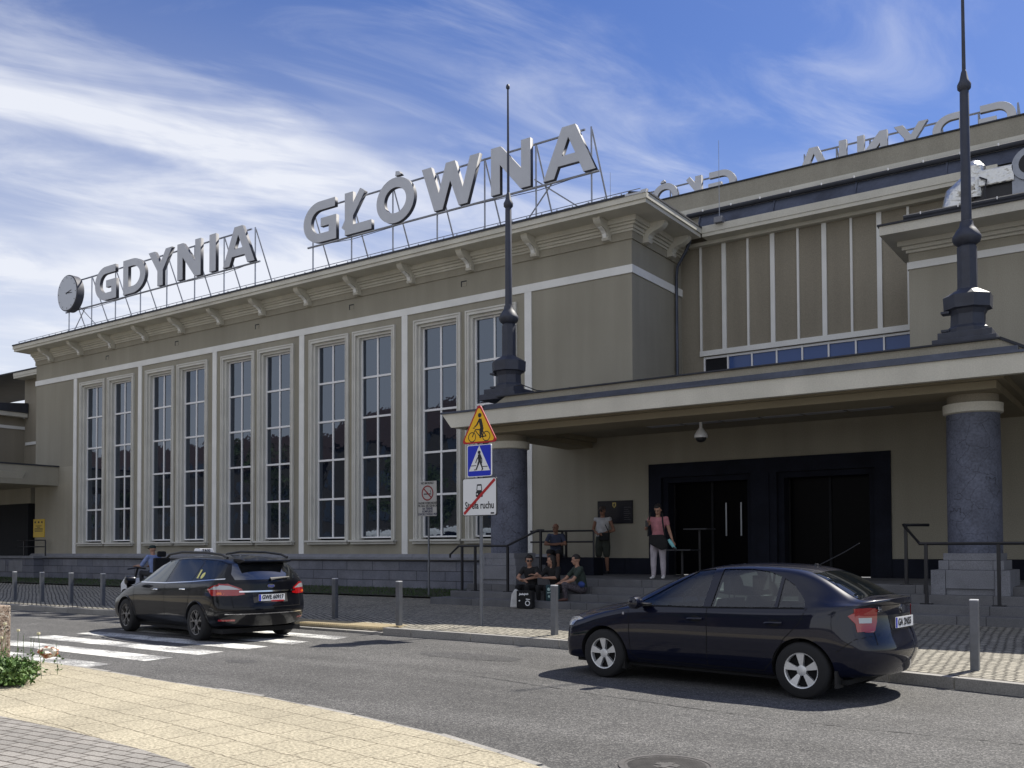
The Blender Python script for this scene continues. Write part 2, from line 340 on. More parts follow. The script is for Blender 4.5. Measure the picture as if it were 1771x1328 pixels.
# tactile strip at the crossing, kerb stones
def kerbstrip(name, pts, w, m, z0=0, zf=kz):
    k = MB()
    L = 0
    for i in range(len(pts)-1):
        a, b = Vector((*pts[i], 0)), Vector((*pts[i+1], 0)); n = max(1, round((b-a).length/1.0))
        d = (b-a)/n; nn = Vector((-d.y, d.x, 0)).normalized()*w
        for q in range(n):
            p0 = a+d*q+d.normalized()*.006; p1 = a+d*(q+1)-d.normalized()*.006
            za, zb = zf(p0.x), zf(p1.x)
            if za != zb and abs(za-zb) > .2: za = zb
            v = [p0, p1, p1+nn, p0+nn]; zs = [za, zb, zb, za]
            k.add([(c.x, c.y, z0-.05) for c in v]+[(c.x, c.y, zc) for c, zc in zip(v, zs)], [(0, 3, 2, 1), (4, 5, 6, 7), (0, 1, 5, 4), (1, 2, 6, 5), (2, 3, 7, 6), (3, 0, 4, 7)])
    return k.build(name, m, bevel=.008, kind='structure')
kerbstrip('kerb', KL, .14, kerbm)
tq = MB()
for i in range(92):
    x = -17.3+i*.056
    tq.box(x, x+.028, 13.27, 14.05, .085, .125)
tq.box(-17.35, -12.15, 13.25, 14.08, .02, .105)
tp = tq.build('tactile_paving', tact, kind='structure')

# zebra crossing
def wornpaint():
    m = bpy.data.materials.new('worn_road_paint'); m.use_nodes = True; t = m.node_tree; b = t.nodes['Principled BSDF']; b.inputs['Roughness'].default_value = .8
    tc = N(t, 'ShaderNodeTexCoord'); n = N(t, 'ShaderNodeTexNoise'); n.inputs['Scale'].default_value = 26; n.inputs['Detail'].default_value = 8; n.inputs['Roughness'].default_value = .75; t.links.new(tc.outputs['Object'], n.inputs[0])
    n2 = N(t, 'ShaderNodeTexNoise'); n2.inputs['Scale'].default_value = 1.4; n2.inputs['Detail'].default_value = 4; t.links.new(tc.outputs['Object'], n2.inputs[0])
    a = mth(t, 'ADD', n.outputs[0], mth(t, 'MULTIPLY', n2.outputs[0], .9))
    mr = N(t, 'ShaderNodeMapRange'); mr.inputs[1].default_value = .86; mr.inputs[2].default_value = 1.02; t.links.new(a, mr.inputs[0])
    mx = N(t, 'ShaderNodeMix', data_type='RGBA'); mx.inputs[6].default_value = (.17, .17, .17, 1); mx.inputs[7].default_value = (.66, .66, .63, 1); t.links.new(mr.outputs[0], mx.inputs[0])
    t.links.new(mx.outputs[2], b.inputs['Base Color']); return m
paint = wornpaint()
for i, y in enumerate([7.17, 8.14, 9.06, 9.98, 10.92, 11.92]):
    rag = [(-17.35+.1*math.sin(i*3), y+.08), (-12.2, y), (-12.28+.05*math.sin(i), y+.5), (-17.3, y+.56)]
    sheet('road_marking', rag, .004, paint)
# promenade on the near side
PE = [(-60, 9.4), (-30, 8.3), (-18, 7.55), (-14.5, 7.22), (-12.2, 7.12), (-9.8, 6.92), (-8.1, 6.82), (-6.5, 6.55), (-5.2, 6.28), (-4.34, 5.98), (-3.86, 5.8), (-3.0, 5.35), (-1.9, 4.6), (-.7, 3.5), (.3, 2.1), (1.2, 0), (1.9, -3), (2.3, -20)]
pm = MB().quad(*[(x, y, .028) for x, y in PE], (-60, -20, .028)); o = pm.build('promenade', slab, fix=False, kind='structure')
if o.data.polygons[0].normal.z < 0: o.data.flip_normals()
ek = MB()
for i in range(len(PE)-1):
    a, b = Vector((*PE[i], 0)), Vector((*PE[i+1], 0)); n = max(1, round((b-a).length/.8)); d = (b-a)/n; nn = Vector((-d.y, d.x, 0)).normalized()*.07
    for q in range(n):
        p0 = a+d*q+d.normalized()*.008+Vector((0, 0, 0)); p1 = a+d*(q+1)-d.normalized()*.008; v = [p0, p1, p1+nn, p0+nn]
        h = .022+.008*math.sin(i*5+q*2)
        ek.add([(c.x, c.y, -.03) for c in v]+[(c.x, c.y, h) for c in v], [(0, 3, 2, 1), (4, 5, 6, 7), (0, 1, 5, 4), (1, 2, 6, 5), (2, 3, 7, 6), (3, 0, 4, 7)])
ek.build('kerb', kerbm, kind='structure')
BE = [(-40, 4.9), (-20, 4.7), (-14, 4.6), (-11, 4.6), (-9, 4.6), (-8, 4.58), (-6.7, 4.47), (-6, 4.36), (-4.8, 4.0), (-3.4, 3.3), (-2.2, 2.2), (-1.4, .8), (-1, -2), (-1, -20)]
o = MB().quad(*[(x, y, .034) for x, y in BE], (-40, -20, .034)).build('brick_path', brickp, fix=False, kind='structure')
if o.data.polygons[0].normal.z < 0: o.data.flip_normals()
rs_ = random.Random(3); patchm = specks('asphalt_patch', (.055, .055, .056), (.02, .02, .021), (.15, .145, .14), 85, .8, .16)
for cx, cy, sx, sy in ((-8.6, 11.2, .9, .35), (-.6, 7.4, .35, .22), (-11.0, 8.9, .28, .18)):
    n_ = 26; sheet('road_patch', [(cx+sx*math.cos(2*math.pi*i/n_)*(1+.14*rs_.uniform(-1, 1)), cy+sy*math.sin(2*math.pi*i/n_)*(1+.14*rs_.uniform(-1, 1))) for i in range(n_)], .003, patchm)
# crack sealing line in the asphalt
ck = MB(); pts = [(-7.5, 9.6), (-5.86, 9.23), (-4.67, 8.96), (-3.31, 8.73), (-2.24, 8.68), (-1.02, 8.74), (1, 8.8)]
fine = []
for i in range(len(pts)-1):
    for q in range(14):
        t = q/14; x = pts[i][0]*(1-t)+pts[i+1][0]*t; y = pts[i][1]*(1-t)+pts[i+1][1]*t+random.uniform(-.012, .012); fine.append((x, y))
for i in range(len(fine)-1):
    w = random.uniform(.002, .010)
    ck.quad((fine[i][0], fine[i][1]-w, .004), (fine[i+1][0], fine[i+1][1]-w, .004), (fine[i+1][0], fine[i+1][1]+w, .004), (fine[i][0], fine[i][1]+w, .004))
ck.build('road_crack', blk, fix=False, kind='structure')
# lawn
def lz(x, y): return .285+.012*(y-18.9)+.015
sheet('lawn_soil', [(-60, 18.9), (-14.62, 18.9), (-14.62, 22.45), (-60, 22.45)], lambda x, y: .34+.006*(y-18.9), soil)
g = MB()
for i in range(15000):
    x = -14.65-44*random.random()**1.3; y = 18.9+3.45*random.random(); z = .335+.006*(y-18.9); h = random.uniform(.03, .085); a = random.random()*6.28; w = .008
    dx, dy = math.cos(a)*w, math.sin(a)*w; lx, ly = random.uniform(-.03, .03), random.uniform(-.03, .03)
    g.add([(x-dx, y-dy, z), (x+dx, y+dy, z), (x+lx, y+ly, z+h)], [(0, 1, 2)])
g.build('grass', grassm, fix=False, kind='stuff')

# ================================================================ the station building
B = thing('railway_station', 'long beige plastered railway station with tall windows, columned canopy and roof letters above', 'building', (-12, 22.5, 0))
YF = 22.5; XL_, XR_ = -42.15, -11.78
wl = MB()
strips = [-38.9+4.75*k for k in range(6)]
wins = []
for k in range(5): wins += [strips[k]+1.34, strips[k]+3.41]
hw = .86; zb, zt = 1.86, 8.72
wl.box(XL_, XR_, YF, 22.95, .1, zb); wl.box(XL_, XR_, YF, 22.95, zt, 10.9)
xs = [XL_]
for c in wins: xs += [c-hw, c+hw]
xs.append(XR_)
for i in range(0, len(xs), 2): wl.box(xs[i], xs[i+1], YF, 22.95, zb, zt)
wl.box(XR_-.4, XR_, 22.95, 25.65, .1, 10.9); wl.box(XL_, XL_+.4, 22.95, 25.65, .1, 10.9)
wl.build('wall', stucco, B)
wp_ = MB(); wp_.quad((XL_, YF-.004, 1.43), (-39.03, YF-.004, 1.43), (-39.03, YF-.004, 5.25), (XL_, YF-.004, 5.2)); wp_.build('repainted_patch', stucco_pale, B, fix=False)
wp_ = MB(); wp_.quad((-29.8, YF-.004, 4.9), (-29.56, YF-.004, 4.9), (-29.56, YF-.004, 5.6), (-29.78, YF-.004, 5.65)); wp_.build('repainted_patch', stucco_pale, B, fix=False)
# interior block keeps light out behind the glass
MB().box(XL_+.5, XR_-.5, 24.2, 24.4, .5, 10.5).build('inner_wall', darkin, B)
# plinth
pl = MB(); pl.box(XL_-.06, -13.9, 22.38, YF+.05, .05, 1.22); pl.build('plinth', granite, B)
cp = MB(); x = XL_-.1
while x < -14:
    x2 = min(x+1.9, -13.9); cp.prism([(22.28, 1.25), (22.28, 1.33), (22.40, 1.43), (YF+.02, 1.43), (YF+.02, 1.25)], 'X', x+.004, x2-.004); x = x2
cp.build('plinth_cap', stone, B)
# bands and strips
bd = MB(); bd.box(XL_-.03, XR_+.035, YF-.035, YF+.03, 9.03, 9.25); bd.box(XR_-.02, XR_+.035, YF+.03, 25.65, 9.03, 9.25); bd.build('string_band', white_band, B)
for sx in strips: MB().box(sx-.12, sx+.12, YF-.03, YF+.02, 1.43, 9.03).build('wall_strip', white_band, B)
# niches
for k in range(5):
    c = strips[k]+2.38
    n = MB(); n.box(c-.11, c+.11, YF-.004, YF+.02, 9.585, 9.76); n.build('vent_niche', blk, B)
    MB().box(c-.06, c+.11, YF-.010, YF-.004, 9.585, 9.72).build('vent_cover', stucco, B)
# cornice: frieze step, mouldings, slab
OX = XR_+.88; OL = -42.45
fz = MB(); fz.box(XL_-.04, XR_+.04, YF-.04, YF+.05, 9.95, 10.16); fz.box(XR_-.05, XR_+.04, YF+.05, 25.6, 9.95, 10.16); fz.build('frieze', stucco_pale, B)
md = MB()
for d, z0, z1 in ((.07, 10.16, 10.22), (.12, 10.222, 10.30), (.19, 10.302, 10.36), (.26, 10.362, 10.50)):
    md.box(XL_-.05, XR_+d, YF-d, YF+.05, z0, z1); md.box(XR_-.05, XR_+d, YF+.05, 25.6, z0, z1)
md.build('cornice_moulding', trim, B)
cs = MB(); cs.box(OL, OX, 21.62, YF+.4, 10.50, 10.60); cs.box(OL-.04, OX+.04, 21.58, YF+.4, 10.602, 10.74)
cs.box(XR_-.4, OX, YF+.4, 25.08, 10.50, 10.60); cs.box(XR_-.4, OX+.04, YF+.4, 25.04, 10.602, 10.74)
cs.build('cornice', trim, B)
rf = MB()
rf.prism([(21.55, 10.745), (21.55, 10.80), (22.1, 10.95), (34, 11.3), (34, 10.745)], 'X', OL-.05, XR_+.3)
rf.prism([(XR_+.3, 10.745), (OX+.06, 10.745), (OX+.06, 10.79), (XR_+.3, 10.95)], 'Y', 21.75, 25.6)
rr = rf.build('roof', roofdark, B)
MB().box(OL, OX+.02, 21.56, 21.62, 10.742, 10.79).build('roof_flashing', mat('pale_flashing', (.45, .46, .48), .4, metal=.4), rr)
# small roof lamps / snow hooks along the edge
hk = MB()
for i in range(62): hk.tube((OL+.3+i*.5, 21.70, 10.86), (OL+.3+i*.5, 21.70, 10.90), .018, 6)
hk.path([(OL+.2, 21.72, 10.93), (-30, 21.72, 10.95), (-20, 21.72, 10.945), (OX-.2, 21.72, 10.93)], .012, 5)
hk.build('lightning_conductor', steel, rr)
# brackets
prof = [(22.46, 9.98), (22.30, 9.98), (22.27, 10.03), (22.30, 10.08), (22.26, 10.18), (22.17, 10.24), (22.0, 10.28), (21.90, 10.33), (21.84, 10.38), (21.80, 10.44), (21.80, 10.499), (22.46, 10.499)]
for k in range(13):
    x = -12.48-2.353*k
    if x < -41.5: continue
    b = MB().prism(prof, 'X', x-.105, x+.105).build('cornice_bracket', trim, B)
    MB().prism([(22.285, 10.05), (22.25, 10.17), (22.15, 10.235), (22.0, 10.275), (22.0, 10.262), (22.14, 10.215), (22.235, 10.15), (22.27, 10.05)], 'X', x-.06, x+.06).build('bracket_inlay', white_band, b)
for y in (23.2, 24.72):
    pr = [(XR_+(22.5-p[0]), p[1]) for p in prof]
    MB().prism(pr, 'Y', y-.115, y+.115).build('cornice_bracket', trim, B)
# windows
def ringbox(m, c, w0, w1, z0, z1, t, y0, y1, bottom=False):
    m.box(c-w0, c-w1, y0, y1, z0, z1); m.box(c+w1, c+w0, y0, y1, z0, z1); m.box(c-w1, c+w1, y0, y1, z1-t, z1)
    if bottom: m.box(c-w1, c+w1, y0, y1, z0, z0+t)
for c in wins:
    a = MB(); zs0 = 1.89
    ringbox(a, c, .94, .895, zs0, 8.80, .045, 22.425, 22.54)
    ringbox(a, c, .895, .83, zs0, 8.755, .065, 22.455, 22.56)
    ringbox(a, c, .83, .80, zs0, 8.69, .03, 22.43, 22.58)
    ringbox(a, c, .80, .72, zs0, 8.66, .08, 22.53, 22.80)
    w = a.build('window', arch, B)
    f = MB(); yf0, yf1 = 22.655, 22.735; g0, g1 = 1.95, 8.58
    ringbox(f, c, .72, .672, g0, g1, .048, yf0, yf1, True)
    zr = [7.27, 5.945, 4.62, 3.29]
    lev = [g0+.048]+zr[::-1]+[g1-.048]
    for i in range(5):
        f.box(c-.03, c+.03, yf0+.012, yf1, lev[i]+(.032 if i else 0), lev[i+1]-(.032 if i < 4 else 0))
    for z in zr: f.box(c-.672, c+.672, yf0, yf1, z-.032, z+.032)
    f.build('window_frame', framew, w)
    p = MB()
    for i in range(5):
        for s_ in (-1, 1):
            dx = random.uniform(-.004, .004); dz = random.uniform(-.003, .003)
            x0, x1 = sorted((c+s_*.03, c+s_*.672)); z0, z1 = lev[i], lev[i+1]
            p.quad((x0, 22.70+dx, z0), (x1, 22.70-dx+dz, z0), (x1, 22.70-dx-dz, z1), (x0, 22.70+dx-dz, z1))
    p.build('window_pane', glass, w, fix=False)
    s = MB(); s.box(c-1.0, c+1.0, 22.30, 22.56, 1.83, 1.888); s.box(c-.95, c+.95, 22.38, 22.52, 1.75, 1.828); s.build('window_sill', arch, w)
# down pipe on the return wall
dp = MB().path([(XR_+.55, 25.1, 10.5), (XR_+.40, 25.1, 10.2), (XR_+.12, 25.12, 9.8), (XR_+.09, 25.12, 9.5), (XR_+.09, 25.12, 5.2)], .045, 8).build('down_pipe', zinc, B, smooth=True)

# recessed wall above the canopy
YR = 25.65; XB = -4.75
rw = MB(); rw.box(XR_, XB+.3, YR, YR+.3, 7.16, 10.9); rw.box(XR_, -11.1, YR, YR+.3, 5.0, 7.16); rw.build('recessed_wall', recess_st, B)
st = MB()
for i in range(9):
    x = -11.15+i*.717; h = .03 if i % 2 == 0 else .062
    st.box(x-h, x+h, YR-.05, YR+.02, 7.33, 10.5)
st.box(-11.19, XB, YR-.06, YR+.02, 7.18, 7.33); st.build('wall_ribs', white_band, B)
for i in range(9):
    x0 = -11.1+i*.717; x1 = min(x0+.717, XB)
    if x1-x0 < .1: break
    wn = MB(); wn.box(x0, x0+.045, YR+.01, YR+.12, 6.1, 7.18); wn.box(x1-.045+.04, x1+.04, YR+.01, YR+.12, 6.1, 7.18) if i == 8 else None
    wn.box(x0+.045, x1, YR+.02, YR+.1, 7.10, 7.178)
    w = wn.build('strip_window', framew, B)
    MB().quad((x0+.045, YR+.06, 6.1), (x1, YR+.06, 6.1), (x1, YR+.06, 7.12), (x0+.045, YR+.06, 7.12)).build('window_pane', darkin if i == 0 else strip_glass, w, fix=False)
# its cornice, zinc apron, gutter, upper parapet
rc = MB(); rc.box(OX+.045, XB+1.5, 25.05, YR+.05, 10.50, 10.60); rc.box(OX+.045, XB+1.5, 25.03, YR+.05, 10.602, 10.80); rc.box(XR_+.3, XB+1.5, 25.45, YR+.05, 10.40, 10.498); rc.build('recess_cornice', trim, B)
za = MB()
x = OX-.1
while x < 3:
    za.prism([(25.12, 10.80), (25.3, 11.20), (27.0, 11.20), (27.0, 10.80)], 'X', x+.004, x+2.2-.004); za.prism([(25.09, 10.81), (25.12, 10.80), (25.3, 11.22), (25.27, 11.22)], 'X', x-.015, x+.02); x += 2.2
za.build('zinc_apron', zinc, B)
MB().tube((OX-.5, 25.27, 11.27), (8, 25.27, 11.27), .07, 10).build('gutter', roofdark, B, smooth=True)
x = OX
while x < 0: MB().box(x, x+.03, 25.17, 25.20, 11.29, 11.35).build('gutter_clip', framew, B); x += .85
um = MB(); um.box(-13.5, 8, 26.85, 27.05, 11.82, 11.90); um.box(-13.5, 8, 26.80, 27.05, 11.902, 12.0); um.box(-13.5, 8, 26.9, 27.05, 12.002, 12.1); um.build('parapet_moulding', trim, B)
MB().box(-13.6, 8, 27, 27.4, 11.0, 12.63).build('upper_parapet', stucco_pale, B)
MB().box(-13.65, 8, 26.96, 27.44, 12.632, 12.67).build('parapet_flashing', roofdark, B)
MB().box(-30, 8, 27.4, 40, 5, 11.2).build('rear_hall', stucco, B)

# right wing (lower block)
rb = MB(); rb.box(XB, 12, YF, 30, 4.95, 8.5); rb.build('right_wing_wall', stucco_pale, B)
MB().box(XB-.03, 12, YF-.035, YF+.02, 7.88, 8.04).build('string_band', white_band, B)
MB().box(XB-.03, XB+.01, YF+.02, YR, 7.88, 8.04).build('string_band', white_band, B)
m2 = MB()
for d, z0, z1 in ((.05, 8.25, 8.31), (.12, 8.312, 8.39), (.20, 8.392, 8.499)):
    m2.box(XB-d, 12, YF-d, YF+.02, z0, z1); m2.box(XB-d, XB+.02, YF+.02, YR, z0, z1)
m2.build('cornice_moulding', trim, B)
m3 = MB(); m3.box(XB-.42, 12, 21.62, YF+.3, 8.50, 8.70); m3.box(XB-.42, XB+.3, YF+.3, YR-.02, 8.50, 8.70); m3.build('cornice', trim, B)
m4 = MB(); m4.box(XB-.46, 12, 21.58, 21.75, 8.702, 8.74); m4.box(XB-.46, 12, 21.75, YR-.02, 8.702, 8.73)
m4.prism([(21.9, 8.735), (21.9, 8.86), (25, 9.1), (25, 8.735)], 'X', XB+.1, 12); m4.tube((XB+.05, 21.85, 8.86), (12, 21.85, 8.86), .07, 10); wr = m4.build('wing_roof', roofdark, B)
x = XB+.4
while x < 0: MB().box(x, x+.02, 21.76, 21.78, 8.86, 8.92).build('gutter_clip', framew, wr); x += .75

# lower entrance wall with the portal under the canopy
PL, PR, PT = -11.3, -5.2, 3.8
LZ = .90
lw = MB(); lw.box(XR_, PL, YF, YF+.4, .1, 5.3); lw.box(PR, 12, YF, YF+.4, .1, 4.95); lw.box(PL, PR, YF, YF+.4, PT, 5.3); lw.build('entrance_wall', stucco, B)
lp = MB(); lp.box(-13.88, -12.03, YF-.05, YF-.002, .85, 1.33); lp.box(-12.02, PL-.004, YF-.05, YF+.02, .85, 1.33); lp.box(PR+.004, 12, YF-.05, YF+.02, .85, 1.33); lp.build('entrance_plinth', portalm, B)
ps_ = MB()
for x0, x1 in ((PL, PL+.36), (-8.5, -7.85), (PR-.36, PR)): ps_.box(x0, x1, YF-.06, YF+.5, LZ-.05, PT-.36)
ps_.box(PL, PR, YF-.06, YF+.5, PT-.36, PT)
ps_.box(-8.32, -8.03, YF-.10, YF-.06, LZ, PT-.36)
for x0, x1 in ((PL+.36, PL+.50), (-8.64, -8.5), (-7.85, -7.71), (PR-.50, PR-.36)): ps_.box(x0, x1, YF+.08, YF+.5, LZ-.05, PT-.5)
for x0, x1 in ((PL+.36, -8.5), (-7.85, PR-.36)): ps_.box(x0, x1, YF+.08, YF+.5, PT-.5, PT-.36)
P_ = ps_.build('portal', portalm, B)
for x0, x1 in ((PL+.5, -8.64), (-7.71, PR-.5)):
    dd = MB(); yb = YF+.48
    dd.box(x0, x1, yb+1.6, yb+1.65, LZ, PT-.5); d = dd.build('doorway_back', darkin, P_)
    fr = MB(); w = x1-x0
    for q in (0, .5, 1): fr.box(x0+w*q-.03, x0+w*q+.03, yb-.05, yb+.02, LZ, PT-.5)
    fr.build('door_frame', darkin, P_)
    MB().quad((x0, yb, LZ), (x1, yb, LZ), (x1, yb, PT-.5), (x0, yb, PT-.5)).build('door_glass', mat('door_glass', (.003, .003, .004), .25, spec=.04), P_, fix=False)
gl = MB()
for x in (-9.35, -8.95): gl.box(x, x+.035, YF+.40, YF+.41, 1.9, 2.75)
gl.build('glazing_reflection_strip', mat('reflection_strip', (.35, .38, .42), .3, metal=.6), P_)  # thin pale bars standing in for reflections in the door glass

# canopy
CX0, CX1 = -14.1, -2.0
ca = MB(); FY = 17.6
ca.prism([(CX0-.28, 4.84), (CX0, 4.50), (6, 4.50), (6, 4.84)], 'Y', FY, FY+.14)
ca.prism([(CX0-.28, 4.84), (CX0, 4.50), (CX0+.14, 4.50), (CX0+.14, 4.84)], 'Y', FY+.14, YF)
fa = ca.build('canopy_fascia', trim, B)
fb = MB(); fb.box(CX0-.30, 6, FY-.04, YF, 4.842, 4.885); fb.box(CX0+.9, CX1-.05, FY+.12, FY+.40, 4.885, 4.99); fb.build('canopy_flashing', zinc, B)
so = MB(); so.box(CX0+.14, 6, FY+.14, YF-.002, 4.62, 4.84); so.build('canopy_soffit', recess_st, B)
pp = MB(); pp.prism([(CX0+1.0, 4.99), (CX0+1.35, 5.17), (CX1-.35, 5.17), (CX1+.15, 4.886), (CX0+1.0, 4.886)], 'Y', FY+.35, 22.3); pp.build('canopy_attic', stucco_pale, B)
pc = MB(); pc.box(CX0+1.1, CX1-.33, FY+.30, 22.35, 5.172, 5.20); pc.prism([(CX1-.36, 5.174), (CX1-.33, 5.21), (CX1+.25, 4.90), (CX1+.18, 4.88)], 'Y', FY+.32, 22.3); pc.build('attic_flashing', roofdark, B)
bm_ = MB()
BX0, BX1 = -13.33-.5, -2.93+.5
for k, (y, z0, z1) in enumerate(((17.98, 4.50, 4.62), (18.12, 4.36, 4.498))):
    d = .13*(1-k)
    bm_.box(BX0-d, BX1+d, y, 19.35-.13*k, z0, z1)
    bm_.box(BX0-d, BX0+.8+d, 19.35-.13*k, YF-.003, z0, z1); bm_.box(BX1-.8-d, BX1+d, 19.35-.13*k, YF-.003, z0, z1)
bm_.build('canopy_beam', ochre, B)
for cx in (-13.33, -2.93):
    c = MB().lathe([(.455, 1.49), (.455, 2.8), (.445, 4.02)], (cx, 18.92, 0), 40).build('column', shaftm, B, smooth=True)
    MB().lathe([(.46, 4.02), (.50, 4.04), (.505, 4.20), (.46, 4.205)], (cx, 18.92, 0), 40).build('capital_ring', trim, c, smooth=True)
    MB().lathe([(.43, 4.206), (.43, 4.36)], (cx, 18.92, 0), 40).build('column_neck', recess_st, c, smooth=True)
    q = MB()
    q.box(cx-.64, cx-.40, 18.28, 19.56, .745, 1.19); q.box(cx-.396, cx+.396, 18.30, 19.54, .86, 1.19); q.box(cx+.40, cx+.64, 18.28, 19.56, .745, 1.19)
    q.box(cx-.396, cx+.396, 18.34, 19.5, .745, .858)
    q.box(cx-.53, cx-.36, 18.40, 19.44, 1.193, 1.36); q.box(cx-.356, cx+.356, 18.405, 19.44, 1.193, 1.36); q.box(cx+.36, cx+.53, 18.40, 19.44, 1.193, 1.36)
    q.box(cx-.46, cx+.46, 18.46, 19.38, 1.363, 1.489)
    q.build('pedestal', stone, c, bevel=.008)
# steps
sp = MB()
lefts = [-13.9, -14.1, -14.3, -14.6]
for k, (y, z) in enumerate(((18.6, .90), (18.2, .745), (17.8, .59), (17.4, .435))):
    y1 = YF-.06 if k == 0 else (18.6, 18.2, 17.8)[k-1]-.002
    x = lefts[k]
    while x < 7:
        x2 = x+1.45+.3*((k*7) % 3)
        sp.box(x+.003, x2-.003, y, min(y1, y+.9) if k == 0 else y1+.3, .1 if k else .2, z); x = x2
    if k == 0: sp.box(lefts[0], 7, y+.9, YF-.06, .2, z-.003)
so_ = sp.build('entrance_steps', stepstone, B, bevel=.012)
lb = MB(); lb.box(-14.2, -12.1, 20.9, 21.4, .9, 1.36); lb.build('low_wall', portalm, B)
# ---- left wing: recessed wall, lower block and side canopy
lw2 = MB(); lw2.box(-49.2, XL_+.02, YR, YR+.3, .1, 10.9); lw2.box(-70, -49.2, YF, 30, 5, 8.5); lw2.build('left_wing_wall', recess_st, B)
m5 = MB(); m5.box(-49.2, XL_+.35, 25.05, YR, 10.5, 10.6); m5.box(-49.2, XL_+.35, 25.03, YR, 10.602, 10.78); m5.box(-48.8, -49.25, 21.6, 25.6, 8.5, 8.72); m5.box(-70, -49.25, 21.6, 22.6, 8.5, 8.72)
m5.build('cornice', trim, B)
m6 = MB(); m6.prism([(25.0, 10.785), (25.0, 10.85), (30, 11.6), (30, 10.785)], 'X', -70, OL-.1); m6.prism([(21.55, 8.725), (21.55, 8.85), (25.6, 9.25), (25.6, 8.725)], 'X', -70, -48.75); m6.build('left_wing_roof', roofdark, B)
m7 = MB(); m7.box(-42.75, -42.65, YR-.05, YR+.01, 7.2, 10.5); m7.box(-44.2, -44.1, YR-.05, YR+.01, 7.2, 10.5); m7.box(-49, XL_, YR-.06, YR+.01, 7.05, 7.2); m7.box(-49.28, -49.15, 22.5, YR, 7.88, 8.04); m7.build('wall_ribs', white_band, B)
m8 = MB(); m8.box(-42.6, -42.3, YR-.01, YR+.01, 5.3, 7.05); m8.box(-45.2, -44.8, YR-.1, YR-.01, 5.4, 9.6); m8.build('recess_window', glass, B)
lc = MB(); lc.box(-60, -40.2, 18.0, YF-.003, 4.42, 5.24); lc.build('side_canopy', stucco_pale, B)
MB().box(-60.05, -40.15, 17.95, YF-.003, 5.243, 5.30).build('canopy_flashing', roofdark, B)
lc2 = MB(); lc2.prism([(-46, 4.92), (-39.95, 4.92), (-40.25, 4.6), (-46, 4.6)], 'Y', 18.2, 20.9); lc2.build('canopy_lip', trim, B)
ld_ = MB(); ld_.box(-60, -42.72, YF-.02, YF+.3, 1.3, 3.72); ld_.build('side_doorway', darkin, B)
MB().box(-60, -42.55, YF-.002, YF+.2, 3.72, 4.42).build('lintel_wall', stucco, B)
tp_ = MB()
tp_.box(-70, -41.2, 21.95, YF, .1, 1.22); tp_.build('side_terrace', granite, B)
t2 = MB(); t2.box(-70, -41.1, 21.88, YF, 1.223, 1.33)
for i in range(5): t2.box(-43.3-i*1.5, -42.1-i*1.5, 21.92, 21.95, .62, 1.12)
t2.build('terrace_coping', stone, B)

# ================================================================ roof letters
def stroke_letters():
    """outlines in units of cap height; each letter: list of closed loops, advance width"""
    T = .215
    def arc(cx, cy, rx, ry, a0, a1, n=18): return [(cx+rx*math.cos(R(a0+(a1-a0)*i/n)), cy+ry*math.sin(R(a0+(a1-a0)*i/n))) for i in range(n+1)]
    D = {}
    D['I'] = ([[(0, 0), (T*1.2, 0), (T*1.2, 1), (0, 1)]], T*1.2)
    D['A'] = ([[(0, 0), (.24, 0), (.335, .23), (.805, .23), (.90, 0), (1.16, 0), (.72, 1), (.43, 1)], [(.415, .42), (.565, .79), (.725, .42)]], 1.16)
    D['N'] = ([[(0, 0), (.24, 0), (.24, .62), (.80, 0), (1.06, 0), (1.06, 1), (.82, 1), (.82, .40), (.26, 1), (0, 1)]], 1.06)
    D['Y'] = ([[(.43, 0), (.68, 0), (.68, .42), (1.12, 1), (.83, 1), (.56, .62), (.29, 1), (0, 1), (.43, .42)]], 1.12)
    D['D'] = ([[(0, 0), (.45, 0)]+arc(.45, .5, .62, .5, -90, 90, 20)[1:]+[(0, 1)], [(.24, .20)]+[(.24, .80)]+arc(.45, .5, .37, .30, 90, -90, 20)], 1.07)
    D['G'] = ([[(1.05, 1), (1.05, .79), (.62, .79)]+arc(.56, .5, .31, .29, 90, 270, 20)[1:]+[(.85, .21), (.85, .38), (.58, .38), (.58, .58), (1.09, .58), (1.09, 0), (.56, 0)]+arc(.56, .5, .56, .5, 270, 90, 26)[1:]], 1.09)
    D['O'] = ([arc(.61, .5, .61, .52, 0, 360, 40)[:-1], arc(.61, .5, .36, .30, 360, 0, 32)[:-1]], 1.22)
    D['W'] = ([[(.36, 0), (.60, 0), (.82, .60), (1.06, 0), (1.30, 0), (1.64, 1), (1.38, 1), (1.17, .36), (.95, 1), (.70, 1), (.49, .36), (.27, 1), (0, 1)]], 1.64)
    D['L'] = ([[(.10, 0), (.92, 0), (.92, .21), (.35, .21), (.35, .42), (.72, .93), (.58, 1.03), (.35, .73), (.35, 1), (.10, 1), (.10, .36), (0, .20), (.10, .12)]], .92)
    return D
LET = stroke_letters()
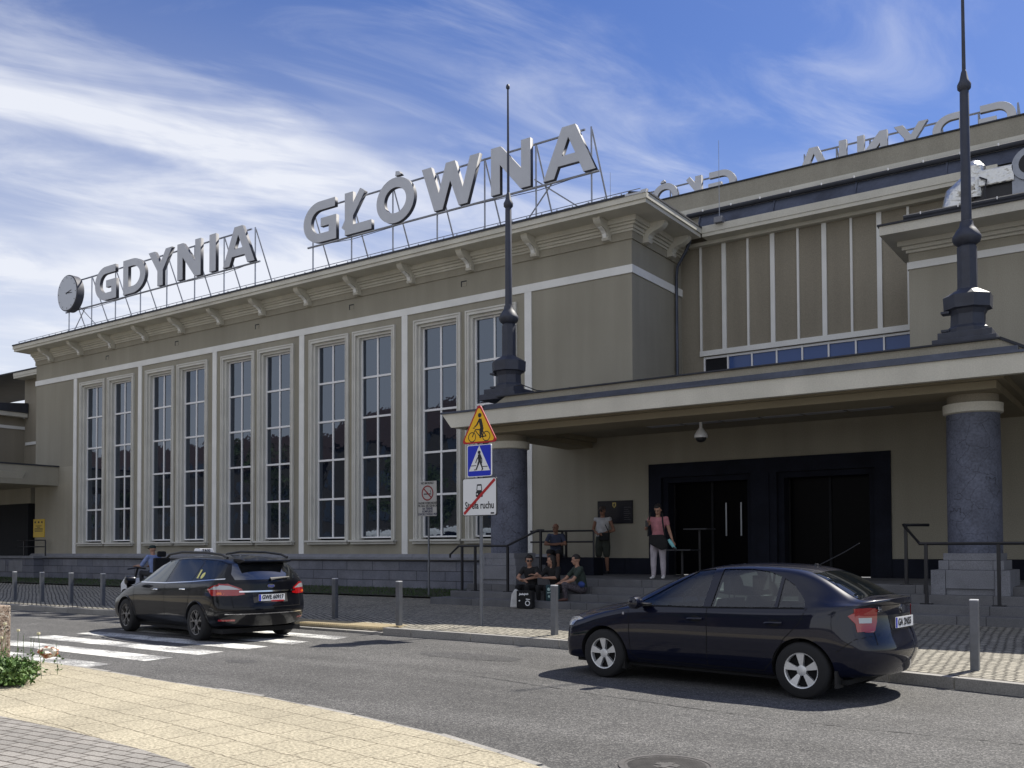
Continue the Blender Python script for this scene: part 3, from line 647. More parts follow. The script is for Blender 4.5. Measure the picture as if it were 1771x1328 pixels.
def letter(ch, x, y, z, h, w, m, parent, depth=.16, mirror=False):
    loops, adv = LET[ch if ch not in 'ŁÓ' else {'Ł': 'L', 'Ó': 'O'}[ch]]
    sx = w/adv
    c = bpy.data.curves.new('letter', 'CURVE'); c.dimensions = '2D'; c.fill_mode = 'BOTH'; c.extrude = depth/2; c.bevel_depth = .006
    def sp_(pts):
        s = c.splines.new('POLY'); s.points.add(len(pts)-1)
        for i, p in enumerate(pts): s.points[i].co = (p[0]*sx*(-1 if mirror else 1), p[1]*h, 0, 1)
        s.use_cyclic_u = True
    for l in loops: sp_(l)
    if ch == 'Ó': sp_([(.62, 1.06), (.80, 1.06), (.74, 1.14), (.63, 1.16)] if not mirror else [(.62, 1.06), (.80, 1.06), (.74, 1.14), (.63, 1.16)])
    o = bpy.data.objects.new('letter_t', c); COL.objects.link(o); bpy.context.view_layer.update()
    me = bpy.data.meshes.new_from_object(o.evaluated_get(bpy.context.evaluated_depsgraph_get())); bpy.data.objects.remove(o)
    off = rootloc(parent)
    me.transform(Matrix.Translation(Vector((x, y, z))-off) @ Matrix.Rotation(R(90), 4, 'X'))
    me.materials.clear(); me.materials.append(m); me.materials.append(letside)
    for p in me.polygons: p.material_index = 0 if abs(p.normal.y) > .3 else 1
    q = bpy.data.objects.new('letter', me); link(q, parent); return q
def sign(name, label, word, spans, y, z, h, x0, x1, legs, m=alum, mirror=False, parentloc=None):
    t = thing(name, label, 'roof sign', ((x0+x1)/2, y+.3, 10.9))
    for ch, (a, b) in zip(word, spans): letter(ch, b if mirror else a, y, z, h, b-a, m, t, mirror=mirror, depth=.13)
    f = MB(); yy = y+.14
    f.tube((x0+.5, yy, z+h*.90), (x1-.45, yy, z+h*.90), .032, 8)
    f.tube((x0, yy, z-.005), (x1, yy, z-.005), .035, 8)
    f.tube((x0+.1, yy, z-.62*h), (x1, yy, z-.62*h), .032, 8) if h > 1 else None
    for i in range(legs):
        xx = x0+.25+(x1-x0-.5)*i/(legs-1)
        f.tube((xx, yy, z-h*.9), (xx, yy, z+h*.92), .026, 6)
        f.tube((xx+.12, yy+.95, z-h*.9), (xx, yy+.03, z+h*.88), .026, 6)
    if h > 1:
        a = 1 if 'GŁ' in label else 0
        xm = x1-1.6 if a else x0+1.4
        f.tube((xm-.9, yy+.02, z-h*.72), (xm+.05, yy+.02, z+.0), .02, 6); f.tube((xm+1.1, yy+.03, z-h*.72), (xm-.55, yy+.03, z+.25), .02, 6)
    f.build('sign_frame', steel, t, smooth=True)
    # small lamps wired along the back
    w = MB(); w.path([(x0+.4, yy+.08, z+.05), (x0+2, yy+.1, z-.05), ((x0+x1)/2, yy+.1, z+.06), (x1-2, yy+.1, z-.06), (x1-.3, yy+.08, z+.05)], .011, 5); w.build('sign_cable', black, t)
    return t
GZ = 11.88
sG = sign('roof_sign', 'large grey metal letters GDYNIA on a tube frame beside the clock', 'GDYNIA', [(-36.54, -35.02), (-34.52, -33.02), (-32.80, -31.30), (-30.96, -29.55), (-29.02, -28.66), (-28.24, -26.50)], 22.0, GZ, 1.38, -39.1, -26.45, 8)
sW = sign('roof_sign', 'large grey metal letters GŁÓWNA on a tube frame above the main facade', 'GŁÓWNA', [(-23.97, -22.42), (-22.16, -20.83), (-20.60, -19.02), (-18.70, -16.48), (-16.06, -14.68), (-14.24, -12.56)], 22.0, GZ, 1.38, -23.98, -12.55, 7)
# the far side sign seen from behind
q = .607
def bx_(a): return -3.27-q*(a+36.54)
sign('roof_sign', 'smaller letters GDYNIA seen from behind over the far parapet', 'GDYNIA', [(bx_(b), bx_(a)) for a, b in [(-36.54, -35.02), (-34.52, -33.02), (-32.80, -31.30), (-30.96, -29.55), (-29.02, -28.66), (-28.24, -26.50)]], 29, 13.08, .88, bx_(-26.4), bx_(-37), 7, mirror=True)
sign('roof_sign', 'smaller letters GŁÓWNA seen from behind, left along the far parapet', 'GŁÓWNA', [(bx_(b)-.45, bx_(a)-.45) for a, b in [(-23.97, -22.42), (-22.16, -20.83), (-20.60, -19.02), (-18.70, -16.48), (-16.06, -14.68), (-14.24, -12.56)]], 29, 13.08, .88, bx_(-12.5)-.5, bx_(-24)-.45, 7, mirror=True)
sr = MB().box(-18.6, -3, 29.3, 29.5, 11, 12.9).build('sign_upstand', roofdark, B)
# clock
ck_ = thing('station_clock', 'round white station clock on the roof frame left of the letters', 'clock', (-38.4, 22.0, GZ))
MB().lathe([(.74, -.22), (.78, -.20), (.78, .10), (.745, .12)], (-38.4, 22.0, 12.55), 40, axis='Y').build('clock_case', letside, ck_, smooth=True)
MB().lathe([(.735, -.228), (.735, -.225)], (-38.4, 22.0, 12.55), 40, axis='Y').build('clock_face', mat('clock_face', (.50, .53, .58), .5), ck_)
tk = MB()
for i in range(12):
    a = R(30*i); s_, c_ = math.sin(a), math.cos(a); r_ = .62; w = .014
    tk.add([(-38.4+s_*(r_+k)+c_*w*j, 21.768, 12.55+c_*(r_+k)-s_*w*j) for k, j in ((0, -1), (0, 1), (.07, 1), (.07, -1))], [(0, 1, 2, 3)])
tk.build('clock_marks', blk, ck_, fix=False)
for L_, a, w in ((.36, 76, .03), (.40, 95, .022)):
    a = R(a); s_, c_ = math.sin(a), math.cos(a)
    MB().add([(-38.4+s_*k+c_*w*j, 21.765, 12.55+c_*k-s_*w*j) for k, j in ((-.08, -1), (-.08, 1), (L_, .5), (L_, -.5))], [(0, 1, 2, 3)]).build('clock_hand', blk, ck_, fix=False)
# lightning rods
for x, y, z0, z1, lab in ((-10.3, 25.0, 10.9, 13.15, 'thin lightning rod standing above the recessed wall roof'), (-13.8, 25, 11.0, 13.05, 'thin lightning rod on the main roof behind the corner cornice')):
    t = thing('lightning_rod', lab, 'lightning rod', (x, y, z0))
    MB().tube((x, y, z0-.1), (x, y, z1), .012, 6, .006).build('rod', steel, t); MB().box(x-.12, x+.12, y-.12, y+.12, z0-.12, z0+.04).build('rod_base', stone, t)

# ================================================================ masts on the canopy
def octo(r, z): return (r/math.cos(math.pi/8), z)
def mast():
    t = thing('flag_mast', 'tall dark iron mast on the canopy above the left column', 'mast', (-13.1, 18.6, 5.17))
    b = MB(); b.box(-.52, .52, -.52, .52, .0, .14); b.box(-.44, .44, -.44, .44, .14, .27)
    b.build('mast_base', ironm, t, bevel=.01, local=True)
    b = MB(); a8 = math.pi/8
    b.lathe([octo(.34, .27), octo(.34, .36), octo(.28, .42), octo(.27, .62), octo(.31, .70), octo(.38, .72), octo(.39, .95), octo(.36, .97), octo(.22, 1.06), octo(.17, 1.09), octo(.165, 1.12)], (0, 0, 0), 8, a8)
    b.build('mast_pedestal', ironm, t, local=True)
    for x in (-.3,):
        MB().box(x-.12, x+.02, -.22, .0, .33, .37).box(x-.12, x+.02, -.22, 0, .66, .70).build('mast_bracket', ironm, t, local=True)
    b = MB(); b.lathe([octo(.16, 1.12), octo(.158, 1.86), octo(.13, 1.90)], (0, 0, 0), 8, a8); b.build('lower_shaft', ironm, t, local=True)
    b = MB(); b.lathe([(.13, 1.88), (.22, 1.95), (.245, 2.02), (.24, 2.06), (.17, 2.18), (.12, 2.25), (.11, 2.33), (.09, 2.34)], (0, 0, 0), 20); b.build('shaft_collar', ironm, t, smooth=True, local=True)
    b = MB(); b.lathe([(.09, 2.33), (.078, 4.72), (.06, 4.76)], (0, 0, 0), 14); b.build('pole', ironm, t, smooth=True, local=True)
    b = MB(); b.lathe([(.06, 4.72), (.115, 4.78), (.12, 4.85), (.08, 4.93), (.05, 5.08), (.034, 5.12)], (0, 0, 0), 14); b.build('pole_knob', ironm, t, smooth=True, local=True)
    b = MB(); b.lathe([(.034, 5.1), (.022, 7.68), (.045, 7.70), (.05, 7.74), (.035, 7.79), (.01, 7.81)], (0, 0, 0), 10); b.build('finial_rod', ironm, t, smooth=True, local=True)
    return t
m1 = mast(); m1['group'] = 'masts on the canopy'
dup(m1, (-2.93, 18.6, 5.17), 0, 'tall dark iron mast on the canopy above the right column', 'masts on the canopy')
cb = MB().path([(-12.85, 18.3, 5.45), (-12.6, 18.4, 5.5), (-12.3, 18.6, 5.36), (-11.7, 18.7, 5.28), (-11.0, 18.0, 5.22)], .012, 6).build('power_cable', black, None); tag(cb, 'thin cable sagging from the left mast base onto the canopy edge', 'cable')

# ventilation ducts on the right wing roof
d = thing('ventilation_duct', 'crumpled silver foil air duct on the right wing roof behind the mast', 'air duct', (-3.5, 24, 9.0))
MB().path([(-4.05, 24, 9.0), (-4.05, 24, 9.55), (-3.98, 24, 9.85), (-3.78, 24, 10.0), (-3.55, 24, 10.0)], .27, 14).build('duct_elbow', foil, d, smooth=True)
MB().lathe([(.20, 9.7), (.23, 9.9), (.23, 10.3), (.25, 10.42), (.15, 10.55), (.05, 10.6)], (-3.6, 24, 0), 14).build('duct_cap', foil, d, smooth=True)
MB().box(-3.5, -2.75, 23.8, 24.15, 9.9, 10.28).build('duct_box', foil, d, bevel=.03)
MB().box(-3.6, -2.7, 23.9, 24.6, 8.95, 9.9).build('duct_stand', black, d)
MB().path([(-3.45, 23.75, 10.1), (-3.3, 23.7, 10.0), (-3.35, 23.7, 9.7), (-3.3, 23.7, 9.4)], .02, 6).build('duct_cable', black, d)
d = thing('exhaust_fan', 'grey round exhaust fan housing on the right wing roof', 'fan', (-2.45, 24, 9.0))
MB().lathe([(.20, -.2), (.38, -.2), (.38, .25), (.1, .25)], (-2.42, 24, 10.22), 28, axis='Y').build('fan_housing', steel, d, smooth=True)
MB().lathe([(.24, -.205), (.24, -.201)], (-2.42, 24, 10.22), 24, axis='Y').build('fan_opening', blk, d)
MB().lathe([(.06, -.26), (.06, -.21)], (-2.42, 24, 10.22), 12, axis='Y').build('fan_hub', galv, d)
MB().box(-2.8, -2.05, 23.85, 24.2, 9.2, 10.05).build('fan_foot', steel, d)

# under the canopy: strip lights, dome camera
for i in range(6):
    x0 = -10.15+.93*i
    t = thing('ceiling_light', ['first', 'second', 'third', 'fourth', 'fifth', 'sixth'][i]+' unlit strip light from the left on the canopy ceiling', 'ceiling light', (x0+.42, 20.2, 4.6), 0, 'strip lights under the canopy')
    MB().box(x0, x0+.86, 20.05, 20.35, 4.47, 4.56).build('diffuser', mat('diffuser', (.34, .34, .36), .5), t, bevel=.01)
    MB().box(x0+.03, x0+.83, 20.1, 20.3, 4.56, 4.619).build('light_housing', steel, t)
t = thing('security_camera', 'white dome camera hanging on a stem from the canopy ceiling', 'camera', (-8.52, 19.5, 4.6))
MB().lathe([(.09, 4.60), (.09, 4.57), (.035, 4.555), (.035, 4.28), (.05, 4.25)], (-8.52, 19.5, 0), 14).build('camera_stem', whiteplate, t, smooth=True)
MB().lathe([(.05, 4.26), (.09, 4.20), (.14, 4.13), (.15, 4.07), (.145, 4.05)], (-8.52, 19.5, 0), 18).build('camera_housing', whiteplate, t, smooth=True)
MB().lathe([(.115, 4.052), (.11, 4.0), (.07, 3.96), (.02, 3.945)], (-8.52, 19.5, 0), 18).build('camera_dome', black, t, smooth=True)

# hand rails
t = thing('handrail', 'black metal handrail on the steps in front of the left column', 'handrail', (-13.3, 17.95, .59))
f = MB(); f.path([(-14.42, 17.95, 1.38), (-14.42, 17.95, 1.46), (-14.15, 17.95, 1.665), (-12.72, 17.95, 1.665), (-12.35, 18.7, 2.03), (-12.2, 18.75, 2.03)], .028, 8); f.build('rail', black, t, smooth=True)
for x, y, z0, z1 in ((-14.05, 17.95, .59, 1.65), (-13.65, 17.95, .59, 1.65), (-12.7, 17.95, .59, 1.65), (-12.28, 18.72, .90, 2.02)):
    p = MB().box(x-.025, x+.025, y-.025, y+.025, z0, z1).build('post', black, t); MB().box(x-.09, x+.09, y-.07, y+.07, z0, z0+.015).build('foot_plate', black, p)
t = thing('handrail', 'black metal handrail on the steps in front of the right column', 'handrail', (-2.5, 17.95, .59))
f = MB(); f.path([(-3.75, 19.1, 2.02), (-4.12, 18.72, 2.02), (-3.68, 17.95, 1.665), (1.5, 17.95, 1.665)], .028, 8); f.build('rail', black, t, smooth=True)
for x, y, z0, z1 in ((-3.58, 17.95, .59, 1.65), (-2.42, 17.95, .59, 1.65), (-.9, 17.95, .59, 1.65), (.7, 17.95, .59, 1.65), (-4.08, 18.72, .90, 2.0)):
    p = MB().box(x-.027, x+.027, y-.027, y+.027, z0, z1).build('post', black, t); MB().box(x-.1, x+.1, y-.08, y+.08, z0, z0+.015).build('foot_plate', black, p)
def railing(label, x0, x1, y, zb_, zt_, posts):
    t = thing('railing', label, 'railing', ((x0+x1)/2, y, zb_))
    f = MB(); f.path([(x0, y, zt_), (x1-.03, y, zt_), (x1, y, zt_-.04), (x1, y, zb_)], .027, 8); f.tube((x0, y, (zb_+zt_)/2+(.06)), (x1, y, (zb_+zt_)/2+.06), .024, 8); f.build('rail', black, t, smooth=True)
    for x in posts: MB().box(x-.024, x+.024, y-.024, y+.024, zb_, zt_).build('post', black, t)
    return t
railing('black two-bar railing on the low wall left of the landing', -14.1, -12.15, 21.0, 1.36, 2.05, [-13.1, -12.98])
railing('small black two-bar railing on the side terrace below the yellow notice', -43.1, -40.7, 22.2, 1.33, 2.02, [-42.5])

# plaque and notice
t = thing('wall_plaque', 'dark stone plaque with a small gold crest on the entrance wall', 'plaque', (-12.3, 22.48, 2.26))
MB().box(-12.86, -11.79, 22.455, 22.498, 2.26, 2.88).build('plaque_panel', mat('plaque', (.014, .014, .02), .25), t)
MB().quad(*[(-12.34+a, 22.450, 2.74+b) for a, b in ((-.055, .09), (.055, .09), (.055, 0), (0, -.06), (-.055, 0))]).build('plaque_crest', mat('gold_leaf', (.45, .36, .12), .4, metal=.5), t, fix=False)
MB().quad(*[(-12.34+a, 22.448, 2.74+b) for a, b in ((-.02, .06), (.03, .07), (.02, .0), (-.01, -.03), (-.03, .02))]).build('crest_charge', blk, t, fix=False)
e = MB()
for i in range(7): e.box(-12.05, -11.85-.03*(i % 3), 22.451, 22.4545, 2.36+.055*i, 2.368+.055*i)
e.build('plaque_lettering', mat('engraving', (.09, .09, .10), .5), t)
t = thing('notice_board', 'yellow notice on the wall beside the dark side doorway', 'notice', (-41.75, 22.47, 2.2))
MB().box(-42.22, -41.30, 22.46, 22.498, 2.16, 2.98).build('notice_panel', mat('notice_yellow', (.62, .42, .03), .5), t, bevel=.01)
e = MB()
for x in (-42.05, -41.75, -41.48): e.box(x-.06, x+.05, 22.455, 22.459, 2.80, 2.88)
for i in range(5):
    w = [.26, .12, .34, .36, .33][i]; e.box(-41.76-w, -41.76+w, 22.455, 22.459, 2.66-.06*i, 2.685-.06*i)
e.build('notice_print', blk, t)

# ================================================================ street furniture
bols = [(-1.93, 12.31), (-8.54, 13.43), (-12.14, 13.55), (-14.48, 14.15), (-22.76, 13.95), (-24.3, 13.97), (-25.7, 13.93), (-27.11, 13.9)]
labs = ['grey steel bollard behind the rear of the sedan', 'grey steel bollard in front of the seated women', 'grey steel bollard left of the traffic sign post', 'grey steel bollard just right of the black taxi',
        'grey steel bollard nearest to the taxi bonnet', 'grey steel bollard between two others left of the taxi, third from the left', 'second grey steel bollard from the left edge of the photo', 'grey steel bollard at the far left end of the row']
bt = thing('bollard', labs[0], 'bollard', (*bols[0], .14), 0, 'bollards along the kerb')
MB().box(-.048, .048, -.048, .048, 0, .835).build('bollard_post', galv, bt, bevel=.008, local=True)
MB().box(-.046, .046, -.046, .046, .836, .850).build('bollard_cap', whiteplate, bt, bevel=.003, local=True)
for (x, y), l in zip(bols[1:], labs[1:]): dup(bt, (x, y, .14), random.uniform(-.05, .05), l)

# traffic sign post (faces the camera side street, turned a little to the left)
sg = thing('traffic_sign_post', 'grey post with a yellow cyclist triangle, blue crossing sign and white end-of-zone plate', 'traffic sign', (-10.56, 14.04, .15))
MB().tube((0, .03, 0), (0, .03, 4.12), .033, 14).tube((0, .03, 4.12), (0, .03, 4.13), .036, 14).build('post', galv, sg, smooth=True, local=True)
def yz(s, x, y, z): return s
def plate(poly, y, th, m, name, par, local=True): return MB().prism(poly, 'Y', y-th, y).build(name, m, par, local=True)
def scalep(poly, k, c=None):
    c = c or (sum(p[0] for p in poly)/len(poly), sum(p[1] for p in poly)/len(poly))
    return [(c[0]+(p[0]-c[0])*k, c[1]+(p[1]-c[1])*k) for p in poly]
def rounded(poly, r, n=5):
    out = []
    for i in range(len(poly)):
        p0, p, p1 = Vector(poly[i-1]), Vector(poly[i]), Vector(poly[(i+1) % len(poly)])
        a = (p0-p).normalized(); b = (p1-p).normalized(); ang = a.angle(b); d = r/math.tan(ang/2)
        s_, e_ = p+a*d, p+b*d; c = p+(a+b).normalized()*(r/math.sin(ang/2)); va, ve = s_-c, e_-c
        a0 = math.atan2(va.y, va.x); a1 = math.atan2(ve.y, ve.x); da = (a1-a0+math.pi) % (2*math.pi)-math.pi
        out += [(c.x+r*math.cos(a0+da*k/n), c.y+r*math.sin(a0+da*k/n)) for k in range(n+1)]
    return out
def flat(m, name, par, y, polys):
    q = MB()
    for p in polys: q.add([(x, y, z) for x, z in p], [tuple(range(len(p)))])
    o = q.build(name, m, par, fix=False, local=True); return o
def seg(p, q, w):
    d = Vector((q[0]-p[0], q[1]-p[1])); n = Vector((-d.y, d.x)).normalized()*w/2
    return [(p[0]+n.x, p[1]+n.y), (p[0]-n.x, p[1]-n.y), (q[0]-n.x, q[1]-n.y), (q[0]+n.x, q[1]+n.y)]
def disc(c, r, n=24, r2=None): return [(c[0]+r*math.cos(2*math.pi*i/n), c[1]+(r2 or r)*math.sin(2*math.pi*i/n)) for i in range(n)]
def ringp(c, r, w, n=28): return [[(c[0]+a*math.cos(t), c[1]+a*math.sin(t)) for a, t in ((r, t0), (r, t1), (r-w, t1), (r-w, t0))] for t0, t1 in [(2*math.pi*i/n, 2*math.pi*(i+1)/n) for i in range(n)]]
fx = sg
# triangle
tri = rounded([(-.43, 3.43), (.43, 3.43), (0, 4.19)], .05)
tp = plate(tri, 0, .02, redm, 'warning_triangle', sg)
flat(yellow, 'triangle_field', tp, -.0215, [scalep(tri, .88, (0, 3.683))])
cx, cz = 0, 3.62
cy_ = []
for sx in (-.17, .17): cy_ += ringp((cx+sx, cz-.07), .095, .016)
for a, b, w in (((-.17, -.07), (-.09, .07), .018), ((-.09, .07), (.06, .06), .018), ((-.09, .05), (.02, -.07), .018), ((.02, -.07), (.07, .08), .018), ((.02, -.07), (.17, -.07), .018), ((.06, .06), (.17, -.07), .018), ((-.10, .10), (-.15, .10), .018),
                ((.02, .26), (.065, .10), .075), ((.02, .27), (-.06, .15), .035), ((-.06, .15), (-.11, .12), .028), ((.065, .12), (.03, .02), .06), ((.03, .02), (.03, -.10), .04), ((.085, .1), (.06, 0), .05), ((.06, 0), (.09, -.09), .035)): cy_.append(seg((cx+a[0], cz+a[1]), (cx+b[0], cz+b[1]), w))
cy_ += [disc((cx+.015, cz+.33), .042)]
for i, p in enumerate(cy_): pass
q = MB()
for i, p in enumerate(cy_): q.add([(x, -.0225-.00012*(i % 9), z) for x, z in p], [tuple(range(len(p)))])
q.build('cyclist_symbol', blk, tp, fix=False, local=True)
# crossing sign
sq = rounded([(-.29, 2.80), (.29, 2.80), (.29, 3.40), (-.29, 3.40)], .03)
tp = plate(sq, 0, .02, whiteplate, 'crossing_sign', sg); flat(bluem, 'sign_field', tp, -.0212, [scalep(sq, .955)])
flat(whiteplate, 'white_triangle', tp, -.0222, [[(-.255, 2.91), (.255, 2.91), (0, 3.385)]])
w_ = MB()
for i, p in enumerate([disc((0, 3.255), .034), seg((.0, 3.22), (.012, 3.09), .07), seg((.0, 3.2), (-.06, 3.12), .022), seg((-.06, 3.12), (-.085, 3.06), .02), seg((.03, 3.2), (.065, 3.12), .022), seg((.065, 3.12), (.06, 3.05), .02), seg((.0, 3.10), (-.03, 3.02), .04), seg((-.03, 3.02), (-.075, 2.93), .03), seg((.02, 3.10), (.05, 3.02), .04), seg((.05, 3.02), (.085, 2.93), .03), seg((-.085, 2.932), (-.12, 2.932), .018), seg((.085, 2.932), (.05, 2.92), .018), seg((-.20, 3.01), (-.07, 3.01), .014), seg((.07, 2.985), (.20, 2.985), .014)]):
    w_.add([(x, -.0232-.00012*i, z) for x, z in p], [tuple(range(len(p)))])
w_.build('walker_symbol', blk, tp, fix=False, local=True)
# end of traffic zone plate
sq = rounded([(-.41, 2.07), (.41, 2.07), (.41, 2.78), (-.41, 2.78)], .04)
tp = plate(sq, 0, .02, blk, 'zone_plate', sg); flat(whiteplate, 'plate_field', tp, -.0212, [scalep(sq, .965)])
text('zone_text', 'Strefa ruchu', .185, (0, -.0225, 2.26), blk, tp, extrude=.0008, bold=.004, sx=.76, local=True)
vh = MB()
for i, p in enumerate([rounded([(-.07, 2.53), (.07, 2.53), (.055, 2.66), (-.055, 2.66)], .02), rounded([(-.085, 2.42), (.085, 2.42), (.08, 2.53), (-.08, 2.53)], .02)]): vh.add([(x, -.0225-.0002*i, z) for x, z in p], [tuple(range(len(p)))])
vh.build('vehicle_symbol', blk, tp, fix=False, local=True)
flat(whiteplate, 'vehicle_windows', tp, -.0232, [[(-.05, 2.55), (.05, 2.55), (.04, 2.63), (-.04, 2.63)], disc((-.05, 2.475), .016, 10), disc((.05, 2.475), .016, 10)])
flat(redm, 'red_slash', tp, -.0240, [seg((-.37, 2.11), (.37, 2.74), .055)])
flat(blk, 'maker_mark', tp, -.0236, [[(.27, 2.10), (.35, 2.10), (.35, 2.13), (.27, 2.13)]])
sg.rotation_euler = (0, 0, R(-2))

# no smoking sign
ns = thing('no_smoking_sign', 'grey metal no smoking sign on a post at the lawn edge', 'sign', (-16.3, 19.35, .29))
MB().tube((0, .03, 0), (0, .03, 2.35), .028, 12).build('post', galv, ns, smooth=True, local=True)
X0, X1, Z0, Z1 = -.31, .31, 2.18, 3.12
tp = MB().box(X0, X1, -.02, 0, Z0, Z1).build('sign_plate', mat('sign_grey', (.42, .41, .39), .5), ns, bevel=.006, local=True)
rg = ringp((0, 2.80), .205, .036)+[seg((-.135, 2.925), (.135, 2.675), .036)]
q = MB()
for i, p in enumerate(rg): q.add([(x, -.0225-(.0004 if i == len(rg)-1 else 0), z) for x, z in p], [tuple(range(len(p)))])
q.build('red_ring', mat('ring_red', (.22, .008, .01), .5), tp, fix=False, local=True)
flat(blk, 'cigarette', tp, -.0215, [seg((-.13, 2.775), (.12, 2.775), .028), seg((.12, 2.80), (.09, 2.88), .018)])
tp2 = mat('navy_ink', (.012, .014, .05), .6)
text('sign_heading', 'NO SMOKING !', .085, (0, -.021, 3.065), blk, tp, bold=.003, sx=.78, extrude=.0006, local=True)
for i, (s_, mm) in enumerate((('PALENIE WZBRONIONE', blk), ('PN. GDA. DECYZJI NR 24', blk), ('NA TERENIE', tp2), ('KOMPLEKSU', tp2), ('DWORCOWEGO PKP', tp2))):
    text('sign_line', s_, .082, (0, -.021, 2.53-.075*i), mm, tp, bold=.003, sx=.72 if i < 2 else .8, extrude=.0006, local=True)

# manhole cover
t = thing('manhole_cover', 'round cast iron manhole cover set in the asphalt', 'manhole cover', (-3.10, 6.42, .0))
t.scale = (.9, .9, 1)
MB().lathe([(.40, .0), (.40, .008), (.355, .008), (.355, .003), (.345, .003)], (0, 0, 0), 48).build('cover_ring', mat('manhole_iron', (.11, .105, .10), .55, metal=.4, noise=(9, .3)), t, local=True)
gr = MB(); 
for i in range(-16, 17):
    for j in range(-16, 17):
        x, y = i*.021, j*.021+(.0105 if i % 2 else 0)
        if .11 < math.hypot(x, y) < .325 or (math.hypot(x, y) < .11 and abs(x) > .09): gr.box(x-.006, x+.006, y-.006, y+.006, .004, .009)
gr.box(-.10, .10, -.03, .03, .004, .010); gr.box(-.03, .03, -.10, .10, .004, .0105)
gp = MB().lathe([(.35, .001), (.35, .005)], (0, 0, 0), 48).build('cover_plate', MATS['manhole_iron'], t, local=True)
gr.build('cover_studs', MATS['manhole_iron'], gp, fix=False, local=True)

# stone post and bush on the promenade
t = thing('stone_post', 'pebbled concrete post at the left edge of the promenade', 'post', (-14.10, 6.9, .02))
peb = specks('pebble_concrete', (.33, .25, .19), (.05, .035, .03), (.55, .5, .42), 48, .9, .15, 1.0)
MB().box(-.22, .16, -.12, .2, 0, .79).build('post_block', peb, t, bevel=.02, local=True)
lf = mat('bush_leaf', (.055, .115, .018), .6, noise=(7, .45)); lf2 = mat('leaf_pale', (.10, .17, .04), .6, noise=(9, .3))
def leafmass(rng, n, centre, rad, size, up=.3):
    q = MB()
    for i in range(n):
        while True:
            p = Vector((rng.uniform(-1, 1), rng.uniform(-1, 1), rng.uniform(-1, 1)))
            if p.length < 1: break
        p = Vector((p.x*rad[0], p.y*rad[1], p.z*rad[2]))+Vector(centre)
        if p.z < .04: continue
        d = Vector((rng.uniform(-1, 1), rng.uniform(-1, 1), rng.uniform(up-1, 1))).normalized(); s_ = d.cross(Vector((rng.uniform(-1, 1), rng.uniform(-1, 1), rng.uniform(-1, 1)))).normalized()
        L = size*rng.uniform(.6, 1.3); w = L*.22
        q.add([p, p+d*L*.5+s_*w, p+d*L, p+d*L*.5-s_*w], [(0, 1, 2, 3)])
    return q
t = thing('bush', 'low green leafy bush at the foot of the pebbled post', 'bush', (-11.35, 5.72, .03))
rng = random.Random(4); q = MB()
for i in range(9):
    a = rng.random()*6.28; r_ = rng.random()*.42
    c = (math.cos(a)*r_*1.3-.15, math.sin(a)*r_*.5, .10+.05*rng.random())
    l = leafmass(rng, 560, c, (.32, .24, .15), .075); q.add(l.v, l.f)
q.build('foliage', lf, t, fix=False, local=True)
q = leafmass(rng, 400, (0, 0, .16), (.6, .34, .13), .065); q.build('pale_leaves', lf2, t, fix=False, local=True)
for i in range(13):
    st_ = MB(); x, y = rng.uniform(-1.9, -.1), rng.uniform(-.1, .9); h = rng.uniform(.35, .62); lx = rng.uniform(-.08, .12)
    st_.path([(x, y, 0), (x+lx*.4, y, h*.5), (x+lx, y, h)], .003, 4)
    l = leafmass(rng, 26, (x, y, h*.35), (.05, .05, h*.33), .05); st_.add(l.v, l.f); so2 = st_.build('flower_stem', lf, t, fix=False, local=True)
    if i % 2: MB().lathe([(.004, h), (.022, h+.008), (.018, h+.03), (.006, h+.03)], (x+lx, y, 0), 7).build('blossom', mat('pale_blossom', (.6, .55, .35), .7), so2, local=True)
t = thing('crumpled_wrapper', 'crumpled white and brown paper litter on top of the bush', 'litter', (-11.9, 6.55, .30))
bmm = bmesh.new(); bmesh.ops.create_icosphere(bmm, subdivisions=3, radius=.10)
for v in bmm.verts: v.co = v.co*(1+.45*noise.noise(v.co*18)); v.co.z *= .7; v.co.x *= 1.5
me = bpy.data.meshes.new('wrapper'); bmm.to_mesh(me); bmm.free()
wm = bpy.data.materials.new('wrapper_paper'); wm.use_nodes = True; tt = wm.node_tree; tcx = N(tt, 'ShaderNodeTexCoord'); nx = N(tt, 'ShaderNodeTexNoise'); nx.inputs['Scale'].default_value = 14; tt.links.new(tcx.outputs['Object'], nx.inputs[0])
cr = N(tt, 'ShaderNodeValToRGB'); cr.color_ramp.elements[0].position = .46; cr.color_ramp.elements[0].color = (.25, .07, .02, 1); cr.color_ramp.elements[1].position = .52; cr.color_ramp.elements[1].color = (.72, .66, .55, 1); tt.links.new(nx.outputs[0], cr.inputs[0]); tt.links.new(cr.outputs[0], tt.nodes['Principled BSDF'].inputs['Base Color'])
me.materials.append(wm); o = bpy.data.objects.new('wrapper_sheet', me); link(o, t)
